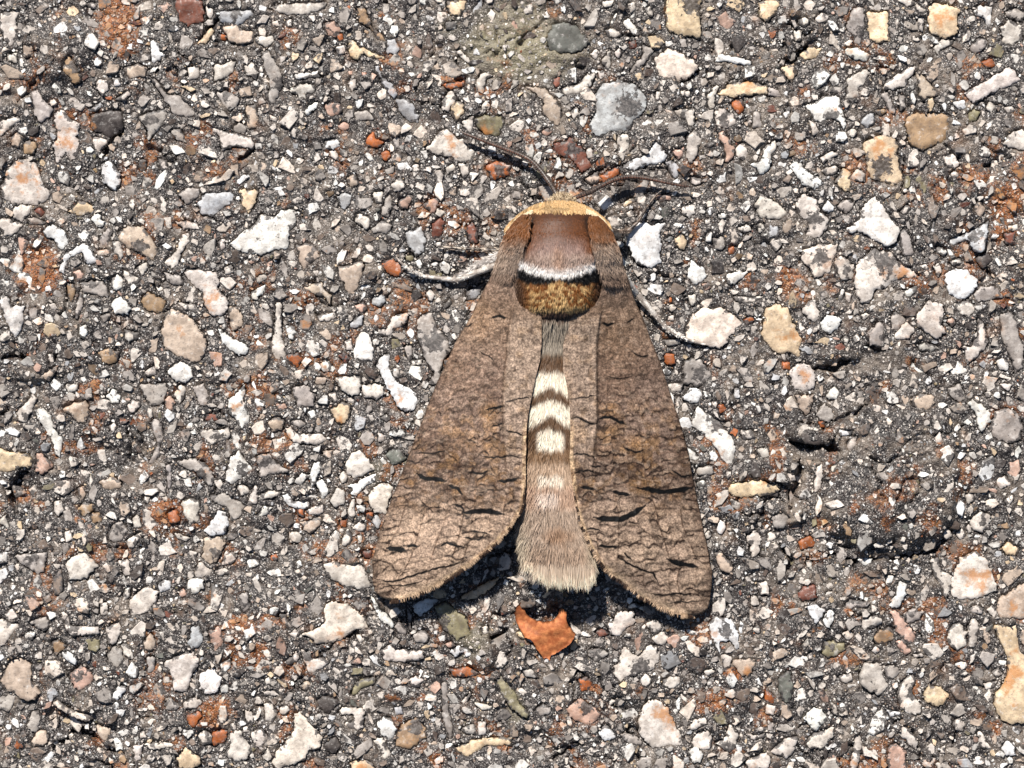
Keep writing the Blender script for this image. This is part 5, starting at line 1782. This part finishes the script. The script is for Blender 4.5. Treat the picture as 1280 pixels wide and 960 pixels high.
# --- tubes for legs and feelers
def tube(path, rad, sides=9, per=6):
    path = np.array(path, float); rad = np.array(rad, float)
    t = np.arange(len(path)); tt = np.linspace(0, len(path)-1, (len(path)-1)*per+1)
    def cr(v):                                                     # Catmull-Rom
        i = np.clip(np.floor(tt).astype(int), 0, len(path)-2); f = tt-i
        g = lambda k: v[np.clip(i+k, 0, len(path)-1)]
        f_ = f[:, None] if v.ndim > 1 else f
        return .5*((2*g(0))+(-g(-1)+g(1))*f_+(2*g(-1)-5*g(0)+4*g(1)-g(2))*f_**2+(-g(-1)+3*g(0)-3*g(1)+g(2))*f_**3)
    c = cr(path); r = np.maximum(cr(rad), .4)
    d = np.gradient(c, axis=0); d /= np.linalg.norm(d, axis=1)[:, None]
    s = np.cross(d, np.array([0, 0, 1.0])); s /= np.maximum(np.linalg.norm(s, axis=1), 1e-6)[:, None]
    u = np.cross(s, d)
    return c, r, d, s, u
def tube_mesh(c, r, s, u, sides=10):
    a = np.linspace(0, 2*math.pi, sides, endpoint=False)
    P = c[:, None, :]+r[:, None, None]*(np.cos(a)[None, :, None]*s[:, None, :]+np.sin(a)[None, :, None]*u[:, None, :])
    n = len(c); F = []; i = np.arange(n-1)[:, None]*sides; k = np.arange(sides)[None, :]; j = (k+1) % sides
    F = np.stack([i+k, i+j, i+sides+j, i+sides+k], -1).reshape(-1, 4).ravel(); SZ = np.full((n-1)*sides, 4)
    F = np.r_[F, np.arange(sides)[::-1], (n-1)*sides+np.arange(sides)]; SZ = np.r_[SZ, sides, sides]
    return P.reshape(-1, 3), F, SZ
def leg(path, rad, fuzz, n, name="leg", c1=(232, 225, 216), c2=(158, 147, 138), fl=(4, 8)):
    jp, jr = [path[0]], [rad[0]]
    for (a0, b0), (ra, rb) in zip(zip(path[:-1], path[1:]), zip(rad[:-1], rad[1:])):
        a0, b0 = np.array(a0, float), np.array(b0, float)
        Ls = np.linalg.norm(b0-a0); e_ = min(.3, max(ra, rb)*.55/Ls)
        for f_, k_ in ((e_, 1.08), (.5, .98), (1-e_, .98), (1, .74)):
            jp.append(tuple(a0+(b0-a0)*f_)); jr.append((ra+(rb-ra)*f_)*k_)
    c, r, d, s, u = tube(jp, jr, per=4)
    P, F, SZ = tube_mesh(c, r, s, u)
    sp = vnoise(P[:, 0], P[:, 1], 3.2, 221)
    C = np.where((sp > .52)[:, None], srgb(c1), srgb(c2))*.8
    o = mpart(name, P, F, SZ, M_HARD, C)
    if n:
        k = np.minimum((rng.random(n)*len(c)*fuzz).astype(int), len(c)-1)
        a = rng.uniform(0, 2*math.pi, n)
        nn = np.cos(a)[:, None]*s[k]+np.sin(a)[:, None]*u[k]
        root = c[k]+nn*r[k][:, None]*.8
        dd = d[k]*.9+nn*.5+rng.normal(0, .15, (n, 3))
        cc = np.where((rng.random(n) < .72)[:, None], srgb(c1), srgb(c2))*rng.uniform(.75, 1.15, n)[:, None]
        hairs("leg_hair", root, dd, rng.uniform(fl[0], fl[1], n), rng.uniform(.7, 1.2, n), np.clip(cc, 0, .8), np.clip(cc*1.1, 0, .85), o, .1)
    return o
G0 = lambda x, y: float(zat(np.array([x]), np.array([y]))[0])+2.0
def gpath(lst): return [(x, y, G0(x, y)+z) for x, y, z in lst]
leg(gpath([(640, 324, 34), (571, 350.5, 6), (529, 345.5, 3.5), (516, 339.5, 4), (506, 333, 3.5), (500, 327, 3), (495, 321, 2)]), [4.8, 3.5, 2.3, 2.0, 1.7, 1.4, .9], .7, 220, fl=(2.5, 4.5))
leg(gpath([(640, 318, 30), (616, 324, 13), (596, 334, 9), (580, 344, 7)]), [7, 6.5, 5.5, 3.5], 1, 420, c1=(214, 208, 202), c2=(160, 152, 146), fl=(5, 9))
leg(gpath([(644, 312, 22), (622, 313, 8), (600, 311.5, 6), (580, 311, 5), (562, 309.5, 4), (548, 308, 2.5)]), [3, 2.5, 2.2, 1.9, 1.5, .9], .6, 120, c1=(190, 176, 160), c2=(60, 50, 44), fl=(3, 5))
leg(gpath([(776, 342, 40), (796, 368, 9), (834, 411.5, 4), (857, 423.5, 2.5), (868, 427.5, 3), (878, 430, 3), (887, 431.5, 2.5)]), [5, 4.4, 3.2, 2.0, 1.7, 1.4, .8], .5, 380, fl=(2.5, 5))
leg(gpath([(762, 290, 34), (774, 293, 14), (784, 290, 6), (798, 277, 4), (810, 257, 3), (820, 244, 2.5), (831, 235, 2)]), [6, 5.5, 3.6, 1.7, 1.5, 1.3, .8], .3, 300, c1=(118, 102, 90), c2=(52, 42, 37), fl=(2.5, 4.5))
leg(gpath([(640, 362, 40), (622, 388, 18), (612, 414, 10), (608, 440, 5), (612, 460, 3)]), [8, 7, 6, 4, 1.5], .8, 100)

def antenna(path, rad, left):
    c, r, d, s, u = tube(path, rad, per=14)
    P, F, SZ = tube_mesh(c, r, s, u, 10)
    rel = (P-np.repeat(c, 10, 0))@np.array([0, 1.0, 0])
    La = np.r_[0, np.cumsum(np.linalg.norm(np.diff(c, axis=0), axis=1))]
    ring = np.repeat(np.floor(La/1.7).astype(int) % 2, 10)
    C = np.where((rel > .4)[:, None], srgb((112, 80, 66)), srgb((74, 62, 55)))*np.where(ring == 0, 1.25, .35)[:, None]
    V, FF, SS = [P], [F], [SZ]; off = len(P); CC = [C]
    L = np.r_[0, np.cumsum(np.linalg.norm(np.diff(c, axis=0), axis=1))]
    for q in np.arange(10, L[-1]-1, 3.1):                          # the comb: a pair of teeth to each joint
        f = q/L[-1]
        p = np.array([np.interp(q, L, c[:, k]) for k in range(3)]); dd = np.array([np.interp(q, L, d[:, k]) for k in range(3)])
        ss = np.array([np.interp(q, L, s[:, k]) for k in range(3)]); uu = np.array([np.interp(q, L, u[:, k]) for k in range(3)])
        ln = 5.2*math.sin(math.pi*min(1, .12+f*.98))**.7
        for sd in (-1, 1):
            v = ss*sd*(.55 if (sd > 0) == left else 1.0)+uu*.55+dd*.35; v /= np.linalg.norm(v)
            e = np.cross(v, uu); e /= np.linalg.norm(e)
            w_ = .85; h_ = np.cross(e, v)
            b = [p+e*w_, p-e*w_*.5+h_*w_*.8, p-e*w_*.5-h_*w_*.8]
            t3 = [k_*.6+(p+v*ln)-p*.6 for k_ in b]
            V.append(np.array(b+t3)); FF.append(np.array([0, 1, 4, 3, 1, 2, 5, 4, 2, 0, 3, 5, 3, 4, 5])+off); SS.append(np.array([4, 4, 4, 3])); off += 6
            CC.append(np.tile(srgb((24, 18, 15)), (6, 1)))
    mpart("antenna", np.concatenate(V), np.concatenate(FF), np.concatenate(SS), M_HARD, np.concatenate(CC))
antenna([(699, 252, 44), (694, 240, 40), (686, 227, 30), (675, 212, 24), (663, 200, 21), (650, 193, 19), (632, 186, 18), (613, 179, 18), (595, 172, 18), (582, 167, 17), (575, 164, 16)],
        [2.6, 2.8, 3.0, 3.0, 3.0, 2.9, 2.8, 2.6, 2.2, 1.6, .9], True)
antenna([(709, 252, 44), (722, 246, 40), (738, 240, 31), (754, 231, 25), (770, 224, 20), (786, 221, 17), (803, 222, 16), (820, 225, 16), (838, 229, 16), (854, 232, 15), (866, 233.5, 14)],
        [2.6, 2.8, 3.0, 3.0, 3.0, 2.9, 2.8, 2.6, 2.2, 1.6, .9], False)
